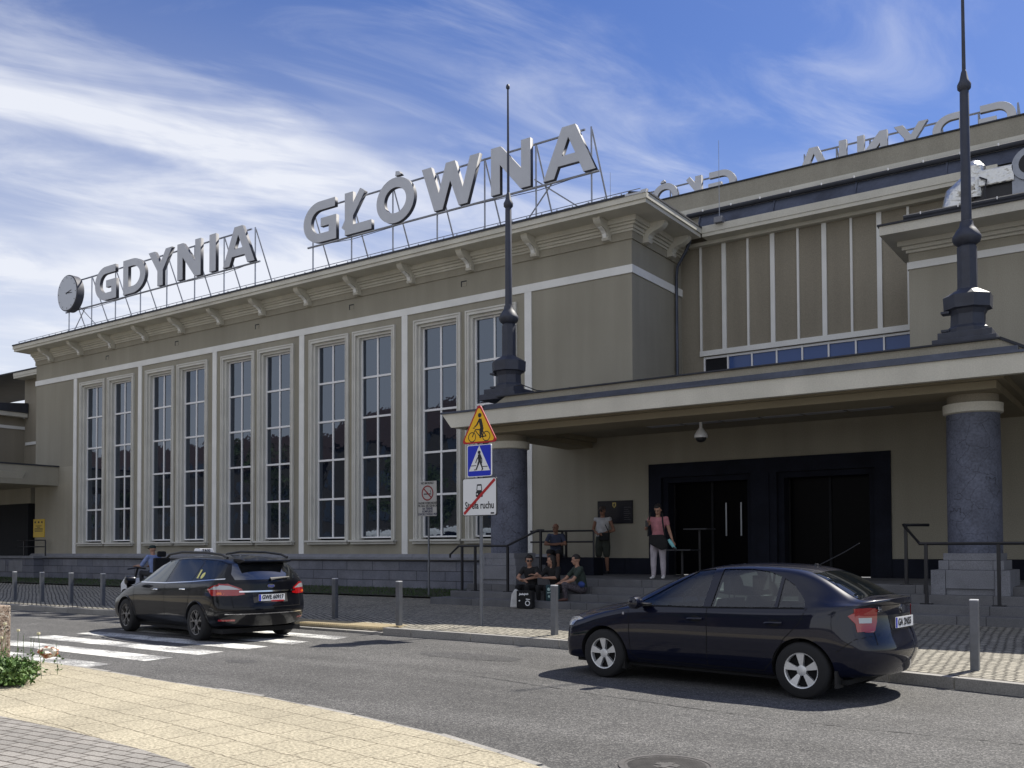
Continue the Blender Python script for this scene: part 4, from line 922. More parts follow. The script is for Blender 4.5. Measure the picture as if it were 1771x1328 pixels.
# ================================================================ the other side of the square (seen mirrored in the station windows)
rng = random.Random(11)
def house(name_label, x0, x1, y, h, wallc, roofc, cols, rows, rh=4.5):
    t = thing('apartment_building', name_label, 'building', ((x0+x1)/2, y, 0))
    MB().box(x0, x1, y-12, y, 0, h).build('wall', wallc, t)
    MB().prism([(y-12.4, h), (y+.4, h), (y-6, h+rh)], 'X', x0-.4, x1+.4).build('roof', roofc, t)
    wm = MB(); w = (x1-x0)/cols
    for i in range(cols):
        for j in range(rows): wm.box(x0+w*(i+.3), x0+w*(i+.7), y, y+.06, 1.2+j*3.1, 2.9+j*3.1)
    wm.build('window_row', glass, t)
    return t
wc = mat('far_plaster', (.045, .041, .036), .9, noise=(.5, .15)); rc_ = mat('red_tiles', (.034, .018, .015), .8, noise=(2, .3))
house('plain plastered apartment block with red tiled roof across the square', -150, -76, -27, 11.0, wc, rc_, 22, 4)
house('taller plastered apartment block with red tiled roof, nearer the station entrance', -70, -28, -22, 12.0, wc, rc_, 13, 4)
crownm = mat('tree_leaf', (.035, .06, .014), .7, noise=(2, .4)); barkm = mat('bark', (.06, .045, .035), .9, noise=(6, .3))
def tree(x, y, h, label):
    t = thing('street_tree', label, 'tree', (x, y, 0), 0, 'trees across the square')
    k = MB(); k.path([(0, 0, 0), (.1, 0, h*.3), (0, .1, h*.6), (.1, 0, h*.9)], [.22, .17, .1, .03], 8)
    for a in range(6): k.path([(0, 0, h*(.3+.07*a)), (math.cos(a*1.9)*h*.13, math.sin(a*1.9)*h*.13, h*(.45+.07*a)), (math.cos(a*1.9)*h*.22, math.sin(a*1.9)*h*.22, h*(.55+.06*a))], [.08, .05, .02], 6)
    k.build('trunk', barkm, t, local=True, smooth=True)
    q = MB()
    for i in range(22):
        a = rng.random()*6.28; r_ = rng.random()**.6*h*.26; z = h*(.38+.55*rng.random()); r_ *= 1.15-abs(z/h-.6)
        l = leafmass(rng, 110, (math.cos(a)*r_, math.sin(a)*r_, z), (h*.11, h*.11, h*.09), .42); q.add(l.v, l.f)
    q.build('crown', crownm, t, fix=False, local=True)
tree(-48, -10, 9, 'leafy green street tree across the road, the left one')
tree(-37, -13, 12, 'leafy green street tree across the road, the middle one')
tree(-22, -14, 11, 'leafy green street tree across the road, the right one')
tree(-86, -10, 10, 'leafy green street tree far along the opposite side of the square')
tree(-8, -16, 12, 'leafy green street tree across the road, nearest to the entrance axis')
tree(-66, -9, 11, 'leafy green street tree across the road, farthest left')
# a parked city bus, mirrored in the lower panes
t = thing('city_bus', 'white and blue city bus parked across the square', 'bus', (-40, -3.5, 0))
MB().box(-46, -34, -5, -2.5, .35, 1.5).build('bus_skirt', mat('bus_blue', (.02, .08, .35), .3, coat=1), t, bevel=.06)
MB().box(-46, -34, -5, -2.5, 1.502, 2.9).build('bus_body', white, t, bevel=.12)
MB().box(-45.7, -34.3, -2.51, -2.47, 1.7, 2.5).build('bus_window', glass, t)
for x in (-44, -36.5): MB().lathe([(.3, -.13), (.48, -.13), (.48, .13), (.3, .13)], (x, -2.6, .48), 20, axis='Y').build('bus_wheel', rubber, t)
# ================================================================ cars
paint_navy = mat('car_paint_navy', (.003, .0045, .016), .35, spec=.1, coat=1.0, ior=1.45)
paint_black = mat('car_paint_black', (.003, .0035, .006), .35, spec=.1, coat=.6, ior=1.45)
under = mat('car_underside', (.006, .006, .007), .9)
carglass = mat('car_glass_dark', (.004, .006, .008), .03, spec=.5, ior=1.6)
seam = mat('panel_gap', (.001, .001, .001), .9)
plastic = mat('black_plastic', (.012, .012, .013), .55)
chrome = mat('chrome', (.75, .76, .78), .12, metal=1)
rimm = mat('alloy_rim', (.72, .73, .74), .36, metal=.55)
rimd = mat('dirty_rim', (.20, .195, .19), .45, metal=.6)
lensr = mat('red_lens', (.30, .004, .006), .08, coat=1, spec=.6)
lensw = mat('clear_lens', (.38, .39, .41), .08, coat=1, metal=.35)
lenso = mat('orange_lens', (.75, .14, .01), .12, coat=1)
seatm = mat('car_seat', (.02, .02, .023), .9)
def clearglass():
    m = bpy.data.materials.new('car_glass_clear'); m.use_nodes = True; t = m.node_tree; t.nodes.clear()
    o = N(t, 'ShaderNodeOutputMaterial'); g_ = N(t, 'ShaderNodeBsdfGlossy'); g_.inputs['Roughness'].default_value = .02
    tr = N(t, 'ShaderNodeBsdfTransparent'); tr.inputs[0].default_value = (.80, .93, .91, 1); fr = N(t, 'ShaderNodeFresnel'); fr.inputs[0].default_value = 1.95
    mx = N(t, 'ShaderNodeMixShader'); t.links.new(fr.outputs[0], mx.inputs[0]); t.links.new(tr.outputs[0], mx.inputs[1]); t.links.new(g_.outputs[0], mx.inputs[2]); t.links.new(mx.outputs[0], o.inputs[0]); return m
cglass = clearglass()

def loft(stations, xf, xr, Lf, Lr, inset=0, w=.75, zfloor=None):
    rings = []
    for (x, zb, zs, zt, Wd, Wr, cr) in stations:
        Wd -= inset; Wr -= inset; zt -= inset; ze = zt-cr
        if zfloor: zb = zfloor
        P = [(0, zb), (.78*Wd, zb), (.93*Wd, zb+.04), (.985*Wd, zb+.35*(zs-zb)), (Wd, zb+.62*(zs-zb)), (.985*Wd, zs-.055), (.95*Wd, zs),
             ((.925*Wd+Wr)/2+.01, zs+.5*(ze-.04-zs)), (Wr, ze-.04), (Wr-.05, ze-.002), (.5*Wr, zt-cr*.22), (0, zt)]
        rings.append((x, P, Wd))
    bm = bmesh.new(); V = []
    xmax, xmin = stations[0][0], stations[-1][0]
    def warp(x, y, z):
        q = min(1, abs(y)/.86)
        if x > xmax-w: t = (x-(xmax-w))/w; x += t*(xf(z)-.30*q**3)
        if x < xmin+w: t = ((xmin+w)-x)/w; x -= t*(xr(z)-.34*q**3)
        return (x, y, z)
    for x, P, Wd in rings:
        row = [bm.verts.new(warp(x, y, z)) for y, z in P]
        row2 = [row[0]]+[bm.verts.new(warp(x, -y, z)) for y, z in P[1:-1]]+[row[-1]]
        V.append(row+row2[::-1][1:-1])
    n = len(V[0])
    for a, b in zip(V, V[1:]):
        for k in range(n): bm.faces.new((a[k], a[(k+1) % n], b[(k+1) % n], b[k]))
    for ring, (x, P, Wd) in ((V[0], rings[0]), (V[-1], rings[-1])):
        m = len(P); T = [.6, .2, -.2, -.6]; rows = []
        for i in range(1, m-1):
            l, r_ = ring[i], ring[n-i]
            rows.append([l]+[bm.verts.new(warp(x, P[i][0]*t, P[i][1])) for t in T]+[r_])
        for a, b in zip(rows, rows[1:]):
            for k in range(5): bm.faces.new((a[k], a[k+1], b[k+1], b[k]))
        for k in range(5): bm.faces.new((rows[0][k], ring[0], rows[0][k+1])); bm.faces.new((rows[-1][k], rows[-1][k+1], ring[m-1]))
    bmesh.ops.recalc_face_normals(bm, faces=bm.faces)
    me = bpy.data.meshes.new('loft'); bm.to_mesh(me); bm.free()
    return me
def applymods(o):
    bpy.context.view_layer.update()
    dg = bpy.context.evaluated_depsgraph_get(); me = bpy.data.meshes.new_from_object(o.evaluated_get(dg), depsgraph=dg)
    o.modifiers.clear(); o.data = me; return me
def cutter(mb, mats):
    o = mb.build('cut', mats[0], None); o.data.materials.clear()
    for m in mats: o.data.materials.append(m)
    o.data.polygons.foreach_set('material_index', [1]*len(o.data.polygons)); return o
def boolean(o, c, keep=False):
    md_ = o.modifiers.new('b', 'BOOLEAN'); md_.operation = 'DIFFERENCE'; md_.object = c; md_.solver = 'EXACT'
    applymods(o)
    if not keep: bpy.data.objects.remove(c)
def cast(tree_, o, d):
    for j in ((0, 0, 0), (.0013, .0011, .0017), (-.0021, -.0017, -.0013), (.004, -.004, .004), (-.006, .006, -.006)):
        h = tree_.ray_cast(o+Vector(j), d)[0]
        if h is not None: return h
    return None
def panel(tree_, name, poly, axis, m, par, off=.004, cell=.05, side=1, smooth=True, thick=0):
    """a patch of the body surface inside the outline: axis 'Y' outline (x,z), 'X' (y,z) seen from behind, 'F' from the front, 'Z' (x,y) from above"""
    bm = bmesh.new(); vs = [bm.verts.new((p[0], p[1], 0)) for p in poly]; bm.faces.new(vs)
    xs = [p[0] for p in poly]; ys = [p[1] for p in poly]
    for k, (lo, hi) in enumerate(((min(xs), max(xs)), (min(ys), max(ys)))):
        c = lo+cell
        while c < hi-1e-4:
            bmesh.ops.bisect_plane(bm, geom=bm.verts[:]+bm.edges[:]+bm.faces[:], plane_co=(c, 0, 0) if k == 0 else (0, c, 0), plane_no=(1, 0, 0) if k == 0 else (0, 1, 0)); c += cell
    for v in bm.verts:
        a, b = v.co.x, v.co.y
        if axis == 'Y': o_, d = Vector((a, 2*side, b)), Vector((0, -side, 0))
        elif axis == 'X': o_, d = Vector((-4, a, b)), Vector((1, 0, 0))
        elif axis == 'F': o_, d = Vector((4, a, b)), Vector((-1, 0, 0))
        else: o_, d = Vector((a, b, 3)), Vector((0, 0, -1))
        h = cast(tree_, o_, d)
        if h is None:  # past the outline of the body: slide inwards
            for k in range(1, 12):
                h = cast(tree_, o_-Vector((0, a, b))*.02*k if axis in 'XF' else o_-Vector((a*.01*k, 0, (b-.8)*.03*k)), d)
                if h is not None: break
        v.co = (h-d*off) if h is not None else o_+d*1.2
    bmesh.ops.triangulate(bm, faces=[f for f in bm.faces if len(f.verts) > 4])
    bmesh.ops.recalc_face_normals(bm, faces=bm.faces)
    dd = {'Y': Vector((0, side, 0)), 'X': Vector((-1, 0, 0)), 'F': Vector((1, 0, 0)), 'Z': Vector((0, 0, 1))}[axis]
    if sum(f.normal.dot(dd) for f in bm.faces) < 0: bmesh.ops.reverse_faces(bm, faces=bm.faces)
    if thick:
        r_ = bmesh.ops.extrude_face_region(bm, geom=bm.faces[:])
        for v in [e for e in r_['geom'] if isinstance(e, bmesh.types.BMVert)]: v.co += dd*thick
        bmesh.ops.recalc_face_normals(bm, faces=bm.faces)
    me = bpy.data.meshes.new(name); bm.to_mesh(me); bm.free(); me.materials.append(m)
    if smooth: shade(me, 50)
    return link(bpy.data.objects.new(name, me), par)
def line(pts, w): # thin outline along a polyline as separate quads
    return [seg(a, b, w) for a, b in zip(pts, pts[1:])]
def wheel(par, x, y, r, w, rimr, rm, spokes, steer=0):
    s = 1 if y > 0 else -1
    c = (x, y, r)
    t = MB().lathe([(rimr*.98, -w/2), (r*.9, -w/2), (r*.975, -w*.42), (r, -w*.3), (r, w*.3), (r*.975, w*.42), (r*.9, w/2), (rimr*1.0, w/2), (rimr*.96, w*.3), (rimr*.96, -w*.3)], c, 44, axis='Y', cap=False).build('wheel', rubber, par, smooth=True, local=True)
    q = MB(); yo = w*.38*s
    for a0 in range(spokes):
        a = 2*math.pi*a0/spokes+.25
        ca, sa = math.cos(a), math.sin(a)
        def P(rad, off, dy): return (x+ca*rad-sa*off, y+yo+dy*s, r+sa*rad+ca*off)
        if rm is rimm:
            o0, o1 = .016, .047
            q.add([P(.045, -o0, .0), P(.045, o0, .0), P(rimr*.93, o1, .012), P(rimr*.93, -o1, .012), P(.045, -o0*.8, -.05), P(.045, o0*.8, -.05), P(rimr*.93, o1*.8, -.04), P(rimr*.93, -o1*.8, -.04)],
                  [(0, 1, 2, 3), (0, 3, 7, 4), (1, 5, 6, 2), (2, 6, 7, 3), (4, 7, 6, 5)])
        else:
            for k in (-1, 1):
                q.add([P(.04, -.012, 0), P(.04, .012, 0), P(.12, .018, .005), P(rimr*.93, k*.055+.013, .01), P(rimr*.93, k*.055-.013, .01), P(.12, -.018, .005)], [(0, 1, 2, 3, 4, 5)])
                q.add([P(.04, -.012, 0), P(.04, .012, 0), P(.12, .018, -.03), P(rimr*.93, k*.055+.013, -.03), P(rimr*.93, k*.055-.013, -.03), P(.12, -.018, -.03)], [(0, 1, 2, 3, 4, 5)])
    q.lathe([(rimr, w*.36*s), (rimr*1.0, w*.46*s), (rimr*.93, w*.44*s), (rimr*.91, w*.2*s)], c, 40, axis='Y', cap=False)
    q.lathe([(.048, w*.1*s), (.055, w*.39*s), (.028, w*.42*s), (.003, w*.42*s)], c, 20, axis='Y')
    o = q.build('rim', rm, t, local=True); shade(o.data, 30)
    MB().lathe([(rimr*.93, w*.05*s), (rimr*.93, w*.10*s)], c, 32, axis='Y').build('brake_disc', under, t, local=True)
    return t
def mkbody(st, xf, xr, arches, ar, paint, cav=None, windows=None, w=.75):
    me = loft(st, xf, xr, 0, 0, w=w); me.materials.append(paint); me.materials.append(under)
    o = bpy.data.objects.new('body', me); COL.objects.link(o)
    o.modifiers.new('s', 'SUBSURF').levels = 2
    me = applymods(o); bmx = bmesh.new(); bmx.from_mesh(me); tree_ = BVHTree.FromBMesh(bmx); bmx.free()
    for ax in arches:
        for s in (-1, 1):
            c = MB().lathe([(ar, .50*s), (ar, 1.2*s)], (ax, 0, .30 if ar < .37 else .315), 48, axis='Y'); boolean(o, cutter(c, (paint, under)))
    if cav:
        ci = bpy.data.objects.new('cav', cav); COL.objects.link(ci); ci.modifiers.new('s', 'SUBSURF').levels = 1; applymods(ci)
        ci.data.materials.clear(); ci.data.materials.append(paint); ci.data.materials.append(under); ci.data.polygons.foreach_set('material_index', [1]*len(ci.data.polygons))
        boolean(o, ci)
        for poly, ax, a, b in windows: boolean(o, cutter(MB().prism(poly, ax, a, b), (paint, under)))
    shade(o.data, 32)
    return o, tree_

# ---------- dark blue sedan: x forward, y left (towards the camera)
car = thing('parked_car', 'dark blue sedan parked at the kerb with silver five-spoke wheels', 'car')
A_, B_ = Vector((-3.215, 10.11)), Vector((-5.87, 10.42)); dr = (B_-A_).normalized(); lf_ = Vector((-dr.y, dr.x))
mid = (A_+B_)/2-lf_*.745
car.location = (mid.x, mid.y, 0); car.rotation_euler = (0, 0, math.atan2(dr.y, dr.x))
st = [(2.12, .20, .66, .73, .84, .66, .03), (2.0, .19, .68, .77, .845, .68, .03), (1.8, .18, .71, .83, .85, .70, .035), (1.5, .18, .78, .895, .853, .70, .035), (1.2, .18, .845, .945, .853, .70, .035), (1.0, .18, .885, .985, .853, .70, .035),
      (.80, .18, .90, 1.085, .853, .665, .035), (.5, .18, .912, 1.235, .853, .61, .035), (.2, .18, .92, 1.36, .853, .575, .035), (0, .18, .925, 1.405, .853, .565, .035), (-.3, .18, .93, 1.435, .853, .565, .035), (-.6, .18, .935, 1.44, .853, .565, .035), (-.9, .18, .94, 1.43, .853, .56, .035),
      (-1.15, .18, .95, 1.41, .853, .555, .04), (-1.35, .18, .96, 1.355, .853, .56, .04), (-1.57, .19, .975, 1.25, .852, .60, .035), (-1.78, .20, .99, 1.145, .84, .65, .03), (-1.92, .22, 1.0, 1.085, .825, .68, .02), (-2.03, .24, 1.0, 1.085, .79, .67, .02), (-2.11, .26, .995, 1.075, .74, .64, .02)]
xf = lambda z: .05*math.exp(-((z-.40)/.18)**2)
def xr(z): return .085*math.exp(-((z-.48)/.16)**4)-.10*max(0, min(1, (.40-z)/.2))-.045*max(0, min(1, (z-.62)/.25))+.025*max(0, min(1, (z-.93)/.1))
cav = loft([(x, .3, zs-.03, zt, Wd, Wr, cr) for x, zb, zs, zt, Wd, Wr, cr in st if -1.45 < x < .9], lambda z: 0, lambda z: 0, 0, 0, inset=.055, w=.01, zfloor=.32)
wF = [(.86, .925), (.10, 1.335), (-.04, 1.36), (-.13, 1.365), (-.10, .935)]
wR = [(-.20, .94), (-.24, 1.368), (-.62, 1.37), (-.82, 1.345), (-.98, 1.295), (-.98, .955)]
wQ = [(-1.02, .957), (-1.02, 1.275), (-1.15, 1.205), (-1.30, 1.06), (-1.34, .975)]
ws = [(.93, 1.00), (.20, 1.345), (.20, 1.30), (.85, .97)]
body, tr_ = mkbody(st, xf, xr, (1.30, -1.30), .348, paint_navy, cav, [(p, 'Y', -1.2, 1.2) for p in (wF, wR, wQ)]+
                   [([(-.50, 1.03), (.50, 1.03), (.46, 1.325), (-.46, 1.325)], 'X', .1, 1.3), ([(-.52, 1.12), (.52, 1.12), (.46, 1.335), (-.46, 1.335)], 'X', -2.2, -1.1)])
body.parent = car
for s in (1, -1):
    for nm, p in (('front_window', wF), ('rear_window', wR), ('quarter_window', wQ)): panel(tr_, nm, p, 'Y', cglass, car, off=-.012, side=s)
panel(tr_, 'windscreen', [(.92, -.60), (.97, 0), (.92, .60), (.22, .50), (.20, 0), (.22, -.50)], 'Z', cglass, car, off=.003)
panel(tr_, 'rear_screen', [(-1.34, -.47), (-1.33, .47), (-1.84, .57), (-1.89, 0), (-1.84, -.57)], 'Z', carglass, car, off=.004)
for s in (1, -1):
    for nm, pts, w in (('door_seam', [(.93, .90), (.91, .70), (.90, .33), (.80, .27), (-.15, .26)], .008), ('door_seam', [(-.16, .93), (-.17, .60), (-.15, .26), (-.85, .26), (-.98, .40), (-1.10, .62), (-1.28, .80), (-1.36, .97)], .008),
                       ('fender_seam', [(1.02, .93), (1.08, .86), (1.5, .80), (1.9, .72)], .006), ('bumper_seam', [(-1.68, .52), (-1.86, .66), (-2.02, .70)], .007), ('bumper_seam', [(1.68, .50), (1.80, .62)], .007)):
        for k, sg_ in enumerate(line(pts, w)): panel(tr_, nm, sg_, 'Y', seam, car, off=.002+.0002*(k % 2), side=s, smooth=False)
    for k, sg_ in enumerate(line([(.90, .915), (-.15, .93), (-1.33, .965)], .016)): panel(tr_, 'window_seal', sg_, 'Y', seam, car, off=.004, side=s)
    for x in (-.02, -1.00):
        h = MB(); h.path([(x+.10, s*.868, .79), (x+.05, s*.888, .797), (x-.05, s*.888, .80), (x-.10, s*.868, .80)], .014, 8); h.build('door_handle', paint_navy, car, smooth=True, local=True)
        panel(tr_, 'handle_recess', disc((x, .795), .075, 16, .035), 'Y', under, car, off=.003, side=s)
    mI = MB(); mI.lathe([(.02, -.07), (.07, -.06), (.082, 0), (.075, .06), (.03, .075)], (0, 0, 0), 14, axis='Y')
    mI.v = [((v[0]*.9+.72), s*(v[1]*1.15+.97), v[2]*.95+.96) for v in mI.v]; mi = mI.build('wing_mirror', paint_navy, car, smooth=True, local=True)
    MB().box(.60, .75, min(s*.80, s*.92), max(s*.80, s*.92), .925, .95).build('mirror_arm', plastic, mi, local=True)
    MB().lathe([(.06, -.005), (.06, .0)], (0, 0, 0), 14, axis='Y').build('x', chrome, None) if False else None
    # tail lamp: wraps the corner
    side_p = [(-1.79, .90), (-1.90, .97), (-1.985, .98), (-1.985, .73), (-1.93, .73)]
    l = panel(tr_, 'tail_light', side_p, 'Y', lensr, car, off=.006, side=s, thick=.006, cell=.04)
    rp = [(s*.735, .735), (s*.735, .975), (s*.60, .985), (s*.50, .965), (s*.515, .84), (s*.56, .745)]
    l2 = panel(tr_, 'tail_light', rp, 'X', lensr, car, off=.006, thick=.006, cell=.04)
    panel(tr_, 'clear_segment', [(s*.71, .825), (s*.71, .88), (s*.575, .88), (s*.585, .825)], 'X', lensw, l2, off=.015)
    panel(tr_, 'clear_segment', [(-1.955, .825), (-1.95, .875), (-1.98, .875), (-1.98, .825)], 'Y', lensw, l, off=.015, side=s)
    panel(tr_, 'headlight', [(s*.48, .62), (s*.50, .70), (s*.70, .735), (s*.80, .72), (s*.80, .62)], 'F', lensw, car, off=.004, thick=.004)
    panel(tr_, 'headlight', [(1.78, .63), (1.73, .705), (1.85, .71), (2.02, .70), (2.05, .62)], 'Y', lensw, car, off=.005, side=s, thick=.004)
    panel(tr_, 'fog_lamp', [(s*.55, .30), (s*.56, .38), (s*.70, .38), (s*.70, .30)], 'F', lensw, car, off=.004)
    MB().box(-1.68, -1.65, min(s*.64, s*.80), max(s*.64, s*.80), .14, .32).build('mud_flap', plastic, car, local=True)
    MB().box(1.0, 1.04, min(s*.62, s*.80), max(s*.62, s*.80), .13, .24).build('mud_flap', plastic, car, local=True)
for s in (1, -1):
    for k, sg_ in enumerate(line([(.86, .325), (-.78, .345)], .012)): panel(tr_, 'side_crease', sg_, 'Y', paint_navy, car, off=.010, side=s, thick=.004)
panel(tr_, 'indicator', [(.98, .80), (1.01, .80), (1.01, .83), (.98, .83)], 'Y', lensw, car, off=.006)
panel(tr_, 'boot_seam', [(-.80, 1.0), (.80, 1.0), (.80, 1.005), (-.80, 1.005)], 'X', seam, car)
for sx in (-1, 1): panel(tr_, 'boot_seam', [(sx*.57, .60), (sx*.576, .60), (sx*.556, .99), (sx*.55, .99)], 'X', seam, car)
panel(tr_, 'plate_recess', [(-.30, .74), (.30, .74), (.33, .90), (-.33, .90)], 'X', plastic, car, off=.003)
# rear plate and marks
pr = MB().box(-.26, .26, -.008, 0, -.057, .057).build('number_plate', whiteplate, car, local=True)
hit = cast(tr_, Vector((-4, 0, .82)), Vector((1, 0, 0)))
pr.rotation_euler = (0, 0, R(-90)); pr.location = (hit.x-.012, 0, .815)
tq_ = text('plate_text', 'GA 2NS5', .105, (0, -.010, 0), blk, pr, bold=.003, sx=.95, extrude=.0006, local=True)
MB().box(-.258, -.22, -.0095, -.0081, -.055, .055).build('plate_band', bluem, pr, local=True)
bdg = text('boot_lettering', 'ŠKODA', .06, (0, 0, 0), chrome, car, bold=.002, extrude=.002, local=True); bdg.rotation_euler = (0, 0, R(-90)); bdg.location = (cast(tr_, Vector((-4, .44, .95)), Vector((1, 0, 0))).x-.006, .42, .955)
bb = MB().lathe([(.045, -.012), (.045, .0), (.03, .004)], (0, 0, 0), 20, axis='Y').build('boot_badge', chrome, car, local=True); bb.rotation_euler = (0, 0, R(-90)); bb.location = (cast(tr_, Vector((-4, 0, .965)), Vector((1, 0, 0))).x-.002, 0, .955)
for x, y in ((1.30, 1), (1.30, -1), (-1.30, 1), (-1.30, -1)): wheel(car, x, y*.745, .302, .205, .193, rimm, 5)
MB().path([(-1.13, 0, 1.40), (-1.45, 0, 1.56), (-1.62, 0, 1.66)], .006, 5).lathe([(.03, 1.405), (.02, 1.43)], (-1.12, 0, 0), 8).build('aerial', plastic, car, local=True)
MB().box(-1.75, 1.8, -.70, .70, .17, .22).build('underbody', under, car, local=True)
# cabin
cb_ = MB()
for x0, y0 in ((-.05, .36), (-.05, -.36)):
    cb_.prism([(x0+.45, .40), (x0+.48, .52), (x0+.06, .56), (x0-.12, 1.02), (x0-.24, 1.02), (x0-.10, .40)], 'Y', y0-.22, y0+.22)
    cb_.box(x0-.24, x0-.14, y0-.12, y0+.12, 1.09, 1.27)
    cb_.tube((x0-.18, y0-.06, 1.0), (x0-.18, y0-.06, 1.12), .008, 6); cb_.tube((x0-.18, y0+.06, 1.0), (x0-.18, y0+.06, 1.12), .008, 6)
for o_, (x0, x1) in (('r', (-1.15, -.6)),):
    cb_.prism([(x1, .40), (x1, .55), (x0+.25, .56), (x0+.05, .98), (x0-.08, .98), (x0, .40)], 'Y', -.60, .60)
for y0 in (.38, -.38): cb_.box(-1.20, -1.12, y0-.11, y0+.11, 1.0, 1.14)
cb_.build('seats', seatm, car, local=True, bevel=.02)
MB().prism([(.95, .6), (.95, .93), (.75, .98), (.45, .95), (.42, .80), (.5, .6)], 'Y', -.66, .66).build('dashboard', mat('dashboard', (.05, .05, .055), .7), car, local=True, bevel=.02)
sw = MB(); rr_ = [(.30+.07*math.sin(a)*.6, .36+.18*math.cos(a), .93+.17*math.sin(a)) for a in [2*math.pi*i/24 for i in range(25)]]; sw.path(rr_, .014, 6); sw.tube((.30, .36, .93), (.5, .36, .86), .03, 8); sw.tube((.30, .2, .93), (.30, .52, .93), .014, 6)
sw.build('steering_wheel', plastic, car, local=True)
MB().box(.20, .26, -.12, .12, 1.24, 1.30).build('rear_view_mirror', plastic, car, local=True)

# ---------- black estate taxi
tx = thing('taxi', 'black estate taxi with roof rails and white roof sign on the zebra crossing', 'taxi')
A_, B_ = Vector((-14.12, 10.50)), Vector((-16.93, 10.95)); dr = (B_-A_).normalized(); lf_ = Vector((-dr.y, dr.x))
mid = (A_+B_)/2-lf_*.85
tx.location = (mid.x, mid.y, 0); tx.rotation_euler = (0, 0, math.atan2(dr.y, dr.x))
st = [(2.30, .21, .66, .74, .90, .70, .03), (2.2, .2, .68, .79, .91, .72, .03), (2.0, .19, .72, .86, .925, .75, .035), (1.7, .19, .80, .935, .935, .76, .035), (1.35, .19, .88, 1.0, .94, .76, .035), (1.15, .19, .925, 1.05, .94, .74, .035),
      (.9, .19, .945, 1.18, .94, .70, .035), (.6, .19, .955, 1.32, .94, .655, .035), (.3, .19, .965, 1.43, .94, .63, .035), (.0, .19, .98, 1.49, .94, .62, .04), (-.4, .19, .99, 1.515, .94, .62, .04), (-.9, .19, 1.01, 1.515, .94, .62, .04), (-1.4, .19, 1.03, 1.50, .94, .62, .04),
      (-1.8, .2, 1.04, 1.475, .935, .62, .04), (-2.05, .22, 1.045, 1.45, .93, .62, .04), (-2.25, .24, 1.05, 1.43, .92, .615, .04), (-2.42, .27, 1.05, 1.41, .90, .61, .04)]
def xr(z):
    if z < .62: return .07*math.exp(-((z-.50)/.14)**4)-.12*max(0, min(1, (.40-z)/.18))
    if z < 1.06: return -.02-.03*(z-.62)/.44
    return -.05-.30*((z-1.06)/.35)**1.2
body, tr_ = mkbody(st, lambda z: .05*math.exp(-((z-.42)/.2)**2), xr, (1.43, -1.42), .372, paint_black)
body.parent = tx
tint = mat('taxi_glass_teal', (.035, .055, .06), .04, spec=.5, ior=1.6)
